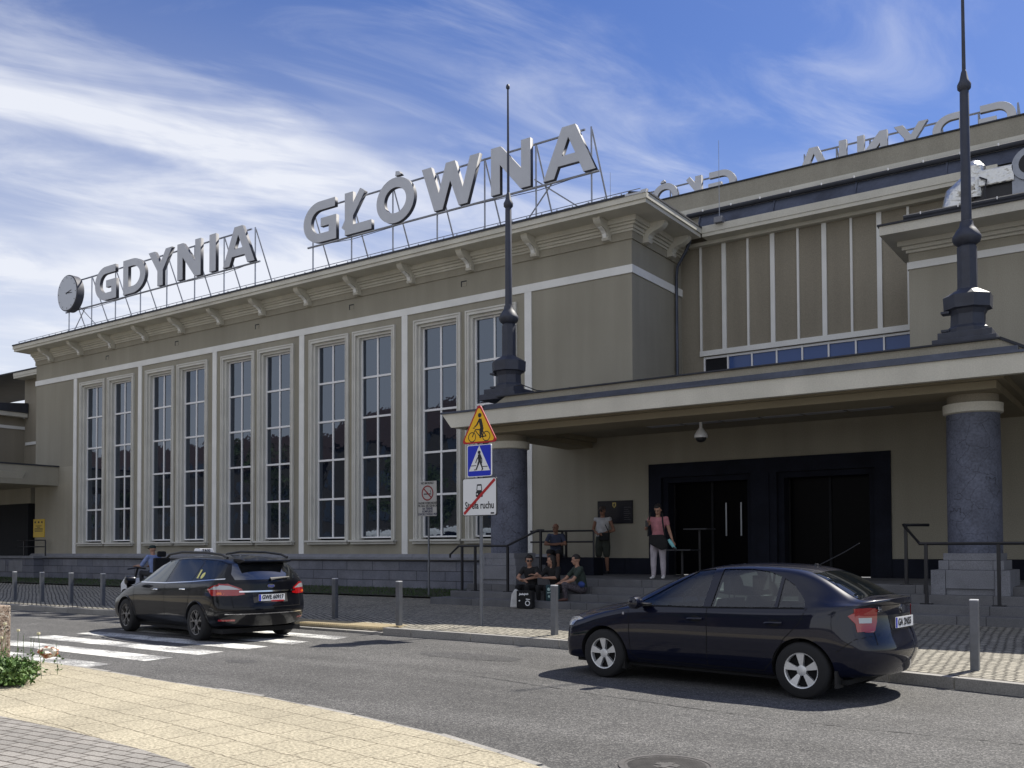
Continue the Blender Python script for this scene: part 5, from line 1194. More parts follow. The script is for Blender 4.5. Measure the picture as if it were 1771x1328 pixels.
for s in (1, -1):
    panel(tr_, 'front_window', [(1.02, 1.0), (.30, 1.375), (-.20, 1.42), (-.17, 1.01)], 'Y', tint, tx, off=.003, side=s)
    panel(tr_, 'rear_window', [(-.26, 1.015), (-.30, 1.425), (-1.02, 1.425), (-1.22, 1.37), (-1.18, 1.055)], 'Y', carglass, tx, off=.003, side=s)
    panel(tr_, 'load_window', [(-1.25, 1.06), (-1.28, 1.37), (-1.20, 1.42), (-1.75, 1.405), (-1.98, 1.34), (-2.08, 1.125)], 'Y', carglass, tx, off=.003, side=s)
    for k, sg_ in enumerate(line([(1.05, .985), (-.2, .995), (-1.2, 1.04), (-2.10, 1.10)], .018)): panel(tr_, 'chrome_strip', sg_, 'Y', chrome, tx, off=.006+.0003*(k % 2), side=s)
    for nm, pts in (('door_seam', [(1.08, .96), (1.05, .6), (1.0, .33), (-.2, .28)]), ('door_seam', [(-.21, 1.0), (-.22, .6), (-.2, .28), (-.9, .28), (-1.05, .5), (-1.15, .7), (-1.22, 1.04)]), ('bumper_seam', [(-1.83, .5), (-1.95, .68), (-2.1, .74)]), ('fuel_flap', [(-1.45, .95), (-1.62, .95), (-1.62, .82), (-1.45, .82), (-1.45, .95)])):
        for k, sg_ in enumerate(line(pts, .008)): panel(tr_, nm, sg_, 'Y', seam, tx, off=.002+.0002*(k % 2), side=s, smooth=False)
    for x, z in ((.10, .86), (-.98, .895)):
        h = MB(); h.path([(x+.11, s*.952, z), (x+.05, s*.975, z+.005), (x-.05, s*.975, z+.01), (x-.11, s*.952, z+.01)], .015, 8); h.build('door_handle', chrome, tx, smooth=True, local=True)
    mI = MB(); mI.lathe([(.02, -.08), (.08, -.065), (.095, 0), (.085, .07), (.03, .085)], (0, 0, 0), 14, axis='Y')
    mI.v = [((v[0]*.9+.93), s*(v[1]*1.2+1.06), v[2]*.95+1.02) for v in mI.v]; mI.build('wing_mirror', paint_black, tx, smooth=True, local=True)
    rp_ = [(.35, 1.455), (.22, 1.52), (-.3, 1.565), (-1.2, 1.555), (-1.75, 1.515), (-1.95, 1.46)]
    MB().path([(x, s*.60, z) for x, z in rp_], .022, 8).build('roof_rail', plastic, tx, smooth=True, local=True)
    # lamps: long almond clusters wrapping the corner
    l = panel(tr_, 'tail_light', [(-1.84, .92), (-1.98, .985), (-2.16, 1.02), (-2.16, .81), (-1.98, .81)], 'Y', lensr, tx, off=.006, side=s, thick=.006, cell=.04)
    panel(tr_, 'clear_segment', [(-1.91, .918), (-2.0, .965), (-2.155, .995), (-2.155, .918)], 'Y', lensw, l, off=.015, side=s)
    panel(tr_, 'amber_segment', [(-2.06, .83), (-2.06, .87), (-2.14, .87), (-2.14, .83)], 'Y', lenso, l, off=.016, side=s)
    l = panel(tr_, 'tail_light', [(s*.84, .81), (s*.84, 1.02), (s*.70, 1.01), (s*.52, .93), (s*.47, .83), (s*.60, .81)], 'X', lensr, tx, off=.006, thick=.006, cell=.04)
    panel(tr_, 'clear_segment', [(s*.835, .915), (s*.835, .995), (s*.70, .98), (s*.54, .915)], 'X', lensw, l, off=.015)
    panel(tr_, 'rear_reflector', [(s*.62, .37), (s*.62, .40), (s*.84, .40), (s*.84, .37)], 'X', lensr, tx, off=.005)
    panel(tr_, 'headlight', [(s*.5, .62), (s*.55, .72), (s*.85, .76), (s*.87, .64)], 'F', lensw, tx, off=.004)
    for ax in (1.43, -1.42):  # flared arch lips
        q = MB(); pts = []
        for i in range(19):
            a = R(5+170*i/18); x, z = ax+math.cos(a)*.385, .315+math.sin(a)*.385
            h = cast(tr_, Vector((x, 2*s, z)), Vector((0, -s, 0))); pts.append((x, h.y if h else s*.9, z))
        q.path(pts, .014, 6); q.build('wheel_arch_lip', paint_black, tx, smooth=True, local=True)
panel(tr_, 'rear_screen', [(-.60, 1.08), (.60, 1.08), (.63, 1.18), (.55, 1.36), (-.55, 1.36), (-.63, 1.18)], 'X', mat('rear_glass', (.01, .012, .015), .03, spec=.5, ior=2.6), tx, off=.004)
panel(tr_, 'windscreen', [(1.12, -.66), (1.17, 0), (1.12, .66), (.36, .56), (.33, 0), (.36, -.56)], 'Z', carglass, tx, off=.003)
MB().prism([(-1.90, 1.44), (-2.15, 1.448), (-2.29, 1.418), (-2.29, 1.392), (-2.1, 1.36), (-1.90, 1.41)], 'Y', -.47, .47).build('roof_spoiler', paint_black, tx, bevel=.012, local=True)
panel(tr_, 'brake_light', [(-.16, 1.395), (.16, 1.395), (.16, 1.41), (-.16, 1.41)], 'X', lensr, tx, off=.2) if False else None
panel(tr_, 'chrome_bar', [(-.56, .865), (.56, .865), (.56, .89), (-.56, .89)], 'X', chrome, tx, off=.010, thick=.006)
panel(tr_, 'chrome_bar', [(-.78, .485), (.78, .485), (.78, .497), (-.78, .497)], 'X', chrome, tx, off=.006)
for s in (1, -1): panel(tr_, 'tailgate_seam', [(s*.66, .60), (s*.667, .60), (s*.70, 1.04), (s*.693, 1.04)], 'X', seam, tx)
panel(tr_, 'tailgate_seam', [(-.67, .60), (.67, .60), (.67, .607), (-.67, .607)], 'X', seam, tx)
hx = lambda y, z: cast(tr_, Vector((-4, y, z)), Vector((1, 0, 0))).x
panel(tr_, 'plate_recess', [(-.34, .68), (.34, .68), (.34, .84), (-.34, .84)], 'X', plastic, tx, off=.003)
pr = MB().box(-.26, .26, -.008, 0, -.057, .057).build('number_plate', whiteplate, tx, local=True); pr.rotation_euler = (0, 0, R(-90)); pr.location = (hx(0, .76)-.012, 0, .765)
text('plate_text', 'GWE 60917', .10, (.018, -.010, 0.006), blk, pr, bold=.003, sx=.85, extrude=.0006, local=True)
MB().box(-.258, -.22, -.0095, -.0081, -.055, .055).build('plate_band', bluem, pr, local=True)
MB().box(-.02, .24, -.0098, -.0081, -.075, -.050).build('plate_holder', redm, pr, local=True)
e_ = MB().lathe([(.062, -.012), (.062, 0), (.05, .004)], (0, 0, 0), 24, axis='Y'); e_.v = [(v[0]*1.25, v[1], v[2]*.55) for v in e_.v]
bb = e_.build('tailgate_badge', chrome, tx, local=True); bb.rotation_euler = (0, 0, R(-90)); bb.location = (hx(0, .965)-.002, 0, .965)
bt_ = text('badge_text', 'Ford', .06, (0, -.0135, 0), bluem, bb, extrude=.001, local=True)
wp = MB().path([(0, 0, 1.085), (0, -.12, 1.10), (0, -.42, 1.115)], [.03, .018, .008], 6); wp.v = [(hx(v[1]*.9, v[2])-.03+v[0]*.6, v[1], v[2]) for v in wp.v]; wp.build('rear_wiper', plastic, tx, local=True)
for x, y in ((1.43, 1), (1.43, -1), (-1.42, 1), (-1.42, -1)): wheel(tx, x, y*.825, .325, .215, .222, rimd, 5)
MB().box(-2.1, 2.0, -.78, .78, .15, .23).build('underbody', under, tx, local=True)
rs = MB(); rs.prism([(-.17, 1.545), (.17, 1.545), (.14, 1.63), (-.14, 1.63)], 'Y', -.10, .10); o = rs.build('roof_sign', whiteplate, tx, bevel=.015, local=True); o.rotation_euler = (0, 0, R(90)); o.location = (.05, 0, 0)
for sgn, a in ((-1, 0), (1, 180)):
    q_ = text('sign_text', 'TAXI', .075, (0, 0, 0), blk, o, bold=.003, extrude=.001, local=True); q_.location = (0, sgn*.102, 1.588); q_.rotation_euler = (0, 0, R(a))
st_y = mat('sticker_yellow', (.75, .70, .22), .5)
panel(tr_, 'window_sticker', [(-1.30, 1.10), (-1.36, 1.10), (-1.33, 1.25), (-1.27, 1.25)], 'Y', st_y, tx, off=.007)
panel(tr_, 'window_sticker', disc((-1.47, 1.15), .055, 14), 'Y', st_y, tx, off=.007)
# ================================================================ people
skin = mat('skin', (.36, .20, .135), .6, noise=(8, .08)); skin_tan = mat('skin_tanned', (.24, .12, .075), .6, noise=(8, .08))
hair_d = mat('hair_dark', (.012, .009, .008), .7); hair_g = mat('hair_grey', (.35, .33, .30), .8)
def cloth(n, c): return mat('cloth_'+n, c, .9, noise=(9, .22), bump=(22, .5, .02))
def ell(mb, c, r, rot=None, n=14, m=10):
    vs = []; fs = []; c = Vector(c)
    for i in range(m+1):
        t = math.pi*i/m
        for k in range(n):
            p = 2*math.pi*k/n; v = Vector((r[0]*math.sin(t)*math.cos(p), r[1]*math.sin(t)*math.sin(p), r[2]*math.cos(t)))
            if rot: v = rot @ v
            vs.append(c+v)
    for i in range(m):
        for k in range(n): fs.append((i*n+k, (i+1)*n+k, (i+1)*n+(k+1) % n, i*n+(k+1) % n))
    mb.add(vs, fs)
def etube(mb, pts, xa, n=18):
    """elliptic tube: pts = [(pos, half width, half depth)], xa = width direction"""
    rings = []; xa = Vector(xa).normalized()
    for i, (p, a, b) in enumerate(pts):
        p = Vector(p); d = (Vector(pts[min(i+1, len(pts)-1)][0])-Vector(pts[max(i-1, 0)][0])).normalized()
        x = (xa-d*xa.dot(d)).normalized(); y = d.cross(x)
        rings.append([p+x*a*math.cos(t)+y*b*math.sin(t) for t in [2*math.pi*k/n for k in range(n)]])
    fs = []
    for i in range(len(pts)-1):
        for k in range(n): fs.append((i*n+k, i*n+(k+1) % n, (i+1)*n+(k+1) % n, (i+1)*n+k))
    fs += [tuple(range(n))[::-1], tuple(range((len(pts)-1)*n, len(pts)*n))]
    mb.add(sum(rings, []), fs)
def limb(mb, pts, radii):
    mb.path(pts, radii, 12)
    for p, r in zip(pts, radii): ell(mb, p, (r, r, r), n=12, m=8)
def person(label, loc, rz, J, C, group=None, voxel=.0105, cat='person'):
    """J joints: pelvis, waist, chest, neck, head, look(yaw, pitch), shL.., elL.., wrL.., hipL.., knL.., anL.., toeL..; C materials: skin top legs shoe hair"""
    t = thing('person', label, cat, loc, rz, group)
    pieces = []
    def piece(m): q = MB(); pieces.append((q, m)); return q
    V_ = lambda k: Vector(J[k])
    across = (V_('shL')-V_('shR')); k = J.get('size', 1); f = J.get('fat', 1)
    up_ = V_('neck')-V_('chest')
    q = piece(C['top'])
    etube(q, [(V_('pelvis')-(V_('waist')-V_('pelvis'))*.12, .150*k*f, .105*k*f), (V_('pelvis')+(V_('waist')-V_('pelvis'))*.4, .155*k*f, .112*k*f), (V_('waist'), .142*k*f, .105*k*f), ((V_('waist')+V_('chest'))/2, .158*k*f, .115*k*f), (V_('chest'), .170*k, .118*k*f), (V_('chest')+up_*.55, .165*k, .098*k), (V_('chest')+up_*.86, .095*k, .068*k)], across)
    for s in 'LR':
        sh, el, wr = V_('sh'+s), V_('el'+s), V_('wr'+s)
        ell(q, sh, (.062*k, .058*k, .062*k)); limb(q, [V_('chest')+up_*.5+(sh-V_('chest')-up_*.5)*.4, sh], [.075*k, .058*k])
        sl = C.get('sleeve', .55)
        if sl: limb(q, [sh, sh+(el-sh)*sl], [.060*k, .056*k*C.get('loose', 1)])
    for s in 'LR':
        sh, el, wr = V_('sh'+s), V_('el'+s), V_('wr'+s)
        a = piece(C['skin']); limb(a, [sh, el], [.046*k, .040*k]); limb(a, [el, el+(wr-el)*.3, wr], [.040*k, .039*k, .026*k])
        hd = V_('ha'+s) if 'ha'+s in J else (wr-el).normalized()
        hd = Vector(hd).normalized(); side = hd.cross(Vector((0, 0, 1)));
        if side.length < .2: side = Vector((1, 0, 0))
        side.normalize(); nrm = side.cross(hd)
        etube(a, [(wr, .022*k, .018*k), (wr+hd*.035, .034*k, .016*k), (wr+hd*.085, .040*k, .014*k), (wr+hd*.095, .034*k, .010*k)], side)
        for i, (o, L) in enumerate(((-.030, .062), (-.010, .074), (.011, .070), (.030, .055))):
            b0 = wr+hd*.085+side*o*k; b1 = b0+hd*L*.5*k+nrm*-.010; b2 = b1+hd*L*.4*k-nrm*.026
            limb(a, [b0, b1, b2], [.0095*k, .009*k, .008*k])
        th = wr+hd*.03+side*(.034 if s == 'L' else -.034)*k; limb(a, [th, th+(hd*.03+side*(.03 if s == 'L' else -.03)), th+(hd*.06+side*(.028 if s == 'L' else -.028)-nrm*.01)], [.012*k, .011*k, .009*k])
    lq = piece(C['legs'])
    etube(lq, [(V_('pelvis')-(V_('waist')-V_('pelvis'))*.45, .145*k*f, .105*k*f), (V_('pelvis'), .165*k*f, .118*k*f), (V_('pelvis')+(V_('waist')-V_('pelvis'))*.35, .150*k*f, .106*k*f)], V_('hipL')-V_('hipR'))
    for s in 'LR':
        hp, kn, an, to = V_('hip'+s), V_('kn'+s), V_('an'+s), V_('toe'+s)
        cut = C.get('leglen', 2); lo = C.get('wide', 1)
        if cut >= 1:
            limb(lq, [hp, (hp+kn)/2, kn], [.090*k*f, .080*k*f*lo, .062*k*lo]); e = kn+(an-kn)*(min(cut, 1.93)-1)
            limb(lq, [kn, kn+(e-kn)*.4, e], [.062*k*lo, .060*k*lo, (.062-.018*(min(cut, 2)-1))*k*lo])
        else:
            e = hp+(kn-hp)*cut; limb(lq, [hp, (hp+e)/2, e], [.092*k*f, .088*k*f*lo, .080*k*lo])
        g_ = piece(C['skin']); limb(g_, [hp, kn], [.07*k, .052*k]); limb(g_, [kn, kn+(an-kn)*.3, an], [.050*k, .053*k, .033*k])
        sh_ = piece(C['shoe']); fd = (to-an); fd.z = 0; fd.normalize(); heel = Vector((an.x, an.y, min(an.z, to.z+.06)))-fd*.045
        etube(sh_, [(heel-Vector((0, 0, .02)), .030*k, .032*k), (heel+fd*.06-Vector((0, 0, .02)), .038*k, .042*k), (heel+fd*.15-Vector((0, 0, .035)), .044*k, .028*k), (heel+fd*.245-Vector((0, 0, .042)), .036*k, .018*k)], fd.cross(Vector((0, 0, 1))))
    hd_ = piece(C['skin']); H_ = V_('head'); yaw, pit = J.get('look', (0, 0))
    Rm = Matrix.Rotation(yaw, 3, 'Z') @ Matrix.Rotation(pit, 3, 'X')
    limb(hd_, [V_('chest')+up_*.8, V_('neck'), H_+Rm @ Vector((0, .015, -.06))], [.062*k, .054*k, .052*k])
    ell(hd_, H_+Rm @ Vector((0, .008, .028)), (.074, .092, .095), Rm, 18, 14); ell(hd_, H_+Rm @ Vector((0, -.018, -.045)), (.056, .066, .072), Rm, 16, 12)
    ell(hd_, H_+Rm @ Vector((0, -.050, -.088)), (.030, .028, .022), Rm)
    limb(hd_, [H_+Rm @ Vector((0, -.080, .012)), H_+Rm @ Vector((0, -.104, -.026))], [.010, .015])
    for s in (-1, 1): ell(hd_, H_+Rm @ Vector((s*.076, .012, -.012)), (.010, .020, .030), Rm)
    ell(hd_, H_+Rm @ Vector((0, -.078, -.060)), (.024, .012, .010), Rm)
    for s in (-1, 1): ell(hd_, H_+Rm @ Vector((s*.030, -.078, .030)), (.022, .012, .009), Rm)
    for e in C.get('extra', []): e(piece, V_, k)
    # one continuous body surface
    mats = []; allv = MB(); trees = []
    for q, m in pieces:
        if m not in mats: mats.append(m)
        allv.add(q.v, q.f); trees.append((BVHTree.FromPolygons([Vector(v) for v in q.v], q.f), mats.index(m)))
    me = bpy.data.meshes.new('body'); me.from_pydata([tuple(v) for v in allv.v], [], allv.f); o = bpy.data.objects.new('body', me); link(o, t)
    md_ = o.modifiers.new('r', 'REMESH'); md_.mode = 'VOXEL'; md_.voxel_size = voxel; md_.use_smooth_shade = True
    s_ = o.modifiers.new('s', 'SMOOTH'); s_.iterations = 2; s_.factor = .5
    me = applymods(o); me.materials.clear()
    for m in mats: me.materials.append(m)
    for p in me.polygons:
        best = None
        for tr, mi in trees:
            h = tr.find_nearest(p.center, .05)
            if h[0] is not None:
                d = (Vector(p.center)-h[0]).dot(h[1]); d = -h[3] if d < 0 else h[3]*1.0
                score = abs(d)+(0 if d > -.004 else .5)
                if best is None or score < best[0]: best = (score, mi)
        if best: p.material_index = best[1]
    me.polygons.foreach_set('use_smooth', [True]*len(me.polygons))
    # eyes, brows, mouth
    fe = MB()
    for s in (-1, 1):
        ell(fe, H_+Rm @ Vector((s*.030, -.0875, .014)), (.012, .004, .005), Rm, 10, 6); ell(fe, H_+Rm @ Vector((s*.031, -.088, .036)), (.018, .004, .004), Rm, 10, 6)
    fe.build('face_features', hair_d, o, smooth=True, local=True)
    mo = MB(); ell(mo, H_+Rm @ Vector((0, -.0895, -.060)), (.019, .004, .004), Rm, 10, 6); mo.build('mouth', mat('lips', (.20, .05, .045), .6), o, smooth=True, local=True)
    hair = C.get('hairstyle'); hm = C.get('hair', hair_d)
    if hair:
        hh = MB()
        vs = []; n = 22; m = 16
        for i in range(m+1):
            th_ = math.pi*i/m
            for k_ in range(n):
                p = 2*math.pi*k_/n; x, y, z = math.sin(th_)*math.cos(p), math.sin(th_)*math.sin(p), math.cos(th_)
                front = max(0, -y); r_ = 1.10+.03*math.sin(7*p)*math.sin(5*th_)
                lim = -.55 if hair != 'short' else -.15
                if front > .25 and z < .42: r_ = .86
                if z < lim: r_ = .86
                if hair == 'curly': r_ *= 1.12+.05*math.sin(11*p+9*th_) if r_ > 1 else 1
                vs.append(H_+Rm @ (Vector((x*.078, y*.094, z*.100))*r_+Vector((0, .010, .026))))
        hh.add(vs, [(i*n+k_, (i+1)*n+k_, (i+1)*n+(k_+1) % n, i*n+(k_+1) % n) for i in range(m) for k_ in range(n)])
        if hair == 'bun': ell(hh, H_+Rm @ Vector((0, .095, .075)), (.045, .04, .045), Rm)
        if hair == 'long': etube(hh, [(H_+Rm @ Vector((0, .04, .04)), .085, .07), (H_+Rm @ Vector((0, .07, -.08)), .09, .055), (H_+Vector((0, .07, -.24)), .10, .05), (H_+Vector((0, .06, -.32)), .06, .03)], Rm @ Vector((1, 0, 0)))
        hh.build('hair', hm, o, smooth=60, local=True)
    if C.get('cap'):
        cq = MB(); vs = []; n = 20
        cr_ = [(.0, .135), (.05, .130), (.082, .108), (.092, .075), (.095, .045)]
        for r_, z in cr_:
            for k_ in range(n): p = 2*math.pi*k_/n; vs.append(H_+Rm @ Vector((r_*.95*math.cos(p), r_*1.08*math.sin(p)+.008, z)))
        cq.add(vs, [(i*n+k_, (i+1)*n+k_, (i+1)*n+(k_+1) % n, i*n+(k_+1) % n) for i in range(4) for k_ in range(n)])
        etube(cq, [(H_+Rm @ Vector((0, -.07, .055)), .075, .006), (H_+Rm @ Vector((0, -.13, .050)), .065, .006), (H_+Rm @ Vector((0, -.165, .040)), .035, .004)], Rm @ Vector((1, 0, 0)))
        cq.build('cap', C['cap'], o, smooth=60, local=True)
    if C.get('shades'):
        g_ = MB()
        for s in (-1, 1): ell(g_, H_+Rm @ Vector((s*.032, -.098, .012)), (.026, .006, .021), Rm, 12, 8)
        g_.path([H_+Rm @ Vector((-.075, .0, .018)), H_+Rm @ Vector((-.058, -.09, .018)), H_+Rm @ Vector((.058, -.09, .018)), H_+Rm @ Vector((.075, .0, .018))], .004, 6)
        g_.build('sunglasses', black, o, smooth=True, local=True)
    return t
def standing(h=1.75, **kw):
    k = h/1.75
    J = dict(size=k, pelvis=(0, 0, .95*k), waist=(0, .0, 1.10*k), chest=(0, .01, 1.27*k), neck=(0, .0, 1.49*k), head=(0, -.015, 1.635*k),
             shL=(.19*k, .01, 1.425*k), shR=(-.19*k, .01, 1.425*k), elL=(.26*k, .03, 1.15*k), elR=(-.26*k, .03, 1.15*k), wrL=(.20*k, -.12, .93*k), wrR=(-.20*k, -.12, .93*k),
             hipL=(.09*k, 0, .90*k), hipR=(-.09*k, 0, .90*k), knL=(.11*k, -.01, .49*k), knR=(-.11*k, -.01, .49*k), anL=(.12*k, .02, .08*k), anR=(-.12*k, .02, .08*k), toeL=(.15*k, -.2, .03), toeR=(-.15*k, -.2, .03))
    J.update(kw); return J
def seated(k=.95, kneez=.05, feet=-.42, **kw):
    """sits at z = 0 facing -Y; feet at height 'feet'"""
    J = dict(size=k, pelvis=(0, .02, .10), waist=(0, .02, .24*k), chest=(0, -.03, .42*k), neck=(0, -.08, .62*k), head=(0, -.11, .755*k),
             shL=(.175*k, -.06, .56*k), shR=(-.175*k, -.06, .56*k), elL=(.23, -.20, .33), elR=(-.23, -.20, .33), wrL=(.08, -.40, .24), wrR=(-.08, -.38, .24),
             hipL=(.09, -.02, .08), hipR=(-.09, -.02, .08), knL=(.12, -.44, kneez+.08), knR=(-.12, -.44, kneez+.08), anL=(.11, -.42, feet+.08), anR=(-.11, -.42, feet+.08), toeL=(.12, -.62, feet+.02), toeR=(-.12, -.62, feet+.02))
    J.update(kw); return J
def bag(name, label, cat, loc, rz, build):
    t = thing(name, label, cat, loc, rz); build(t); return t
# man leaning near the plaque
def cap_(c): return cloth('cap', c)
J = standing(1.80, fat=1.12, elL=(.30, .05, 1.17), elR=(-.30, .05, 1.17), wrL=(.07, -.19, 1.08), wrR=(-.07, -.19, 1.08), haL=(-1, -.25, -.1), haR=(1, -.25, -.1), look=(R(-8), R(8)))
man = person('man in a white sleeveless top, dark shorts and cap standing near the wall plaque', (-12.42, 21.95, .90), R(8), J,
       dict(skin=skin_tan, top=cloth('white', (.42, .42, .43)), legs=cloth('olive', (.035, .04, .032)), shoe=cloth('sandal', (.02, .02, .022)), sleeve=0, leglen=.93, wide=1.12, cap=cap_((.06, .045, .04)), shades=True))
def b1(t):
    MB().box(-.14, .14, -.05, .05, -.10, .11).build('bag_body', cloth('black', (.008, .008, .009)), t, bevel=.025, local=True)
    MB().path([(.13, 0, .1), (.0, .08, .30), (-.12, .12, .45), (-.16, .17, .55)], .014, 6).build('bag_strap', MATS['cloth_black'], t, local=True)
bag('shoulder_bag', 'black shoulder bag on the hip of the man in white', 'bag', (-12.28, 21.80, 1.90), R(8), b1)
# woman with the phone
J = standing(1.66, elR=(-.27, -.02, 1.13), wrR=(-.17, -.24, 1.22), haR=(.2, -.5, .6), elL=(.25, .0, 1.09), wrL=(.34, -.10, .87), haL=(.5, -.3, -.8), look=(R(-10), R(28)), anL=(.12, -.02, .08), toeL=(.14, -.24, .03))
wo = person('woman in a pink shirt and pale trousers looking at her phone outside the doorway', (-9.39, 19.1, .90), R(14), J,
       dict(skin=skin, top=cloth('pink', (.42, .17, .19)), legs=cloth('pale', (.36, .33, .36)), shoe=cloth('white_shoe', (.55, .55, .55)), sleeve=.45, wide=1.18, hairstyle='bun'))
def b2(t):
    q = MB(); q.prism([(-.17, .13), (.14, .14), (.24, -.02), (.24, -.17), (.10, -.21), (-.15, -.08)], 'Y', -.06, .06); q.build('bag_body', MATS['cloth_black'], t, bevel=.04, local=True)
    MB().path([(-.20, 0, .1), (-.19, .0, .40), (-.16, .10, .64)], .02, 6).build('bag_strap', MATS['cloth_black'], t, local=True)
    MB().path([(.18, 0, .1), (.13, .0, .40), (.10, .10, .62)], .02, 6).build('bag_strap', MATS['cloth_black'], t, local=True)
bag('shoulder_bag', 'large black bag hanging in front of the woman in pink', 'bag', (-9.32, 18.90, 1.76), R(14), b2)
def b3(t): MB().box(-.035, .035, -.006, .006, -.07, .07).build('phone_body', black, t, bevel=.004, local=True)
bag('mobile_phone', 'dark mobile phone held by the woman in pink', 'phone', (-9.50, 18.77, 2.14), R(14), b3)
def b4(t):
    q = MB(); q.path([(-.02, 0, .05), (.03, 0, -.03), (.09, 0, -.12), (.14, .01, -.17)], [.03, .045, .035, .02], 10); q.build('folded_cloth', cloth('mint', (.20, .48, .50)), t, smooth=True, local=True)
    MB().path([(.08, -.01, -.12), (.17, 0, -.20)], [.03, .022], 8).build('dark_end', black, t, local=True)
bag('folded_garment', 'mint green folded cloth in the left hand of the woman in pink', 'cloth', (-9.05, 18.97, 1.74), R(14), b4)
# seated group
blackc = MATS['cloth_black']
J = seated(.95, look=(R(35), R(8)), elL=(.27, -.22, .36), elR=(-.27, -.16, .33), wrL=(.06, -.40, .30), wrR=(-.02, -.38, .26), haL=(-1, -.2, 0), haR=(1, -.2, .0), feet=-.30)
person('seated woman in black with short sleeves and round sunglasses, left one on the steps', (-12.08, 18.02, .60), R(5), J, dict(skin=skin, top=cloth('black_top', (.010, .010, .011)), legs=blackc, shoe=blackc, sleeve=.5, hairstyle='curly', shades=True))
J = seated(.96, look=(R(-62), R(5)), elL=(.24, -.20, .34), wrL=(.02, -.42, .34), elR=(-.25, -.2, .36), wrR=(-.22, -.42, .40), haL=(-.8, -.4, .2), haR=(-.8, -.5, .2), feet=-.30)
person('seated woman in black with long dark hair turned to her neighbour, between the other two', (-11.50, 18.10, .60), R(-8), J, dict(skin=skin, top=MATS['cloth_black_top'], legs=blackc, shoe=blackc, sleeve=.95, hairstyle='long'))
J = seated(.98, fat=1.08, look=(R(-40), R(6)), elL=(.20, -.26, .30), wrL=(-.02, -.50, .22), elR=(-.20, -.30, .30), wrR=(-.10, -.52, .20), haL=(-.5, -.8, -.2), haR=(-.2, -.9, -.3), feet=-.42, kneez=.12, anL=(.12, -.40, -.10), toeL=(.10, -.60, -.14), anR=(-.10, -.62, -.24), toeR=(-.12, -.84, -.30))
person('seated woman in a green shirt, patterned trousers and sandals, right one on the steps', (-10.80, 18.08, .60), R(-38), J, dict(skin=skin, top=cloth('green', (.030, .045, .036)), legs=mat('patterned_trousers', (.07, .06, .07), .9, noise=(34, .9), fine=(60, .6)), shoe=mat('sandal_brown', (.09, .04, .03), .7), sleeve=.6, hairstyle='short'))
def b5(t): q = MB(); ell(q, (0, 0, 0), (.13, .06, .07)); q.build('pouch_body', cloth('blue', (.03, .06, .22)), t, smooth=True, local=True)
bag('waist_pouch', 'blue pouch at the waist of the woman in green', 'bag', (-10.70, 17.94, .80), R(-30), b5)
J = seated(1.0, fat=1.15, look=(R(-30), R(4)), elL=(.27, -.18, .34), elR=(-.26, -.20, .34), wrL=(-.04, -.24, .34), wrR=(.05, -.26, .32), haL=(-1, .1, .1), haR=(1, .1, .1), feet=-.46)
person('bald man in a blue shirt sitting with folded arms behind the three women', (-13.28, 21.0, 1.37), R(22), J, dict(skin=skin_tan, top=cloth('slate_blue', (.05, .06, .10)), legs=cloth('dark_shorts', (.025, .026, .03)), shoe=blackc, sleeve=.6, leglen=.95))
def b6(t): MB().box(-.13, .13, -.07, .07, -.22, .2).build('pack_body', blackc, t, bevel=.05, local=True)
bag('backpack', 'small black backpack on the back of the bald man', 'backpack', (-13.46, 21.22, 1.68), R(22), b6)
def b7(t):
    q = MB(); q.prism([(-.10, 0), (.09, 0), (.13, .34), (.02, .42), (-.06, .30)], 'Y', -.05, .06); q.build('bag_body', cloth('white_bag', (.55, .55, .54)), t, bevel=.03, local=True)
bag('plastic_bag', 'crumpled white bag at the foot of the steps before the seated women', 'bag', (-12.0, 17.22, .29), R(15), b7)
def b8(t):
    b = MB().box(-.19, .19, -.08, .08, 0, .38).build('bag_body', blackc, t, bevel=.02, local=True)
    q = MB(); wq = whiteplate
    for p in ([seg((-.10, .30), (.10, .31), .03)]+[seg((-.12+.06*i, .27+.02*(i % 2)), (-.10+.06*i, .33), .016) for i in range(4)]+ringp((.08, .11), .06, .02, 14)+[seg((.04, .20), (.14, .19), .02), seg((-.13, .15), (-.10, .17), .03)]): q.add([(x, -.082, z) for x, z in p], [tuple(range(len(p)))])
    q.build('bag_print', wq, b, fix=False, local=True)
    MB().path([(-.08, 0, .37), (-.05, 0, .47), (.05, 0, .47), (.08, 0, .37)], .012, 6).build('bag_handle', blackc, t, local=True)
bag('tote_bag', 'black tote bag with a white printed pattern beside the white bag', 'bag', (-11.70, 17.22, .29), R(10), b8)
def b9(t):
    b = MB().box(-.15, .15, -.07, .07, 0, .36).build('bag_body', cloth('teal_dark', (.02, .05, .06)), t, bevel=.03, local=True)
    q = MB()
    for i, p in enumerate([disc((-.06, .26), .04, 8), disc((.03, .28), .05, 7), disc((.05, .12), .04, 9), disc((-.05, .10), .03, 6), seg((-.1, .18), (.08, .2), .02)]): q.add([(x, -.072-.0005*i, z) for x, z in p], [tuple(range(len(p)))])
    q.build('bag_print', mat('bag_motif', (.30, .42, .40), .7, noise=(30, .8)), b, fix=False, local=True)
bag('tote_bag', 'dark patterned tote bag at the feet of the middle seated woman', 'bag', (-11.20, 17.55, .44), R(-5), b9)
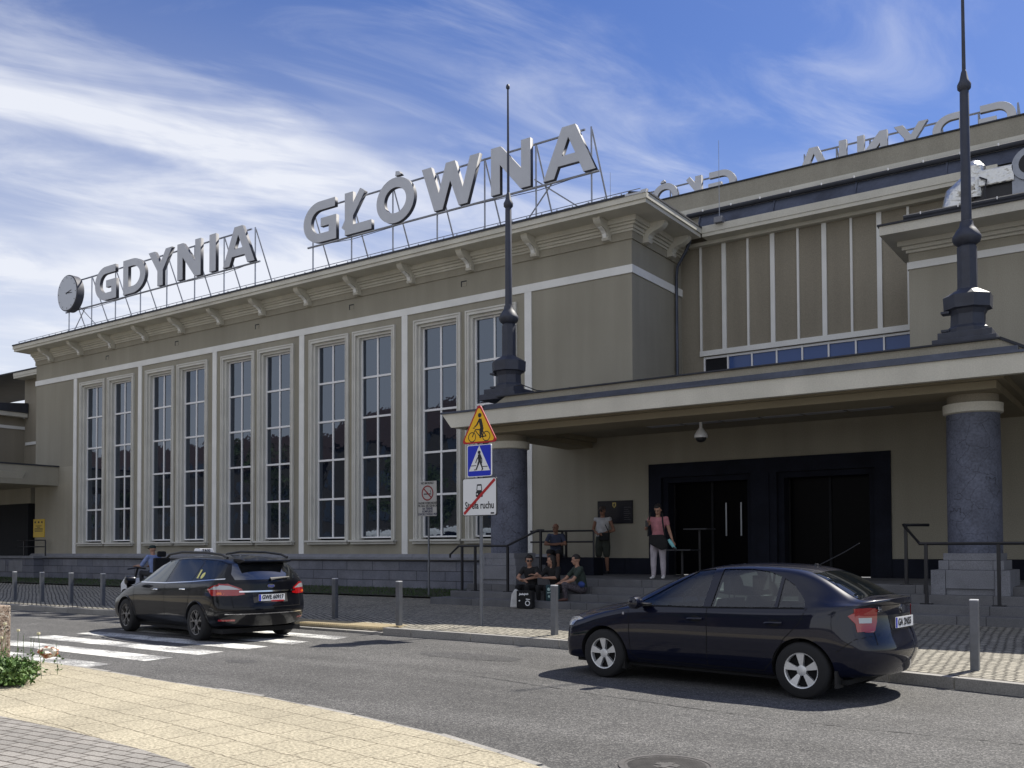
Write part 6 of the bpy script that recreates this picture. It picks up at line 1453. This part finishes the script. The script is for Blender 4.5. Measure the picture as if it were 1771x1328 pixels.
# mobility scooter beyond the taxi
sc = thing('mobility_scooter', 'white mobility scooter beyond the bonnet of the taxi', 'scooter', (-23.2, 15.6, .2))
MB().prism([(-.95, .12), (-.98, .45), (-.80, .62), (-.62, .42), (-.55, .16), (.55, .16), (.60, .40), (.35, .46), (.2, .2)], 'Y', -.26, .26).build('scooter_body', whiteplate, sc, bevel=.05, local=True)
MB().path([(-.72, 0, .5), (-.55, 0, .88)], .03, 8).path([(-.60, -.28, .86), (-.55, 0, .90), (-.60, .28, .86)], .02, 8).build('tiller', black, sc, local=True)
sx_ = MB(); sx_.box(.02, .52, -.24, .24, .52, .62); sx_.box(.50, .62, -.24, .24, .62, 1.18); sx_.box(.52, .60, -.13, .13, 1.2, 1.36); sx_.build('scooter_seat', blackc, sc, bevel=.04, local=True)
for x, y in ((-.72, .25), (-.72, -.25), (.45, .27), (.45, -.27)): MB().lathe([(.06, -.05), (.15, -.05), (.16, 0), (.15, .05), (.06, .05)], (x, y, .16), 20, axis='Y').build('scooter_wheel', rubber, sc, smooth=True, local=True)
J = seated(1.0, look=(0, R(4)), elL=(.26, -.24, .32), elR=(-.26, -.24, .32), wrL=(.22, -.50, .32), wrR=(-.22, -.50, .32), haL=(0, -1, 0), haR=(0, -1, 0), feet=-.42)
person('person in a dark cap and light blue shirt riding the white mobility scooter', (-22.95, 15.6, .84), R(-90), J, dict(skin=skin, top=cloth('light_blue', (.20, .26, .46)), legs=MATS['cloth_dark_shorts'], shoe=blackc, sleeve=.9, cap=cloth('dark_cap', (.015, .03, .025))))
# two high tables inside the portal shade
def table(label, x, y, h, w):
    t = thing('bar_table', label, 'table', (x, y, .9))
    MB().box(x-w/2, x+w/2, y-.3, y+.3, .9+h-.03, .9+h).build('table_top', mat('table_grey', (.05, .052, .06), .5), t, bevel=.005)
    MB().tube((x, y, .92), (x, y, .9+h-.03), .03, 10).lathe([(.24, .90), (.24, .915), (.03, .93)], (x, y, 0), 20).build('table_stand', black, t)
table('taller dark pedestal table standing before the left doorway', -9.67, 22.0, 1.18, .62)
table('lower dark pedestal table right behind the woman in pink', -9.87, 21.4, .66, .7)
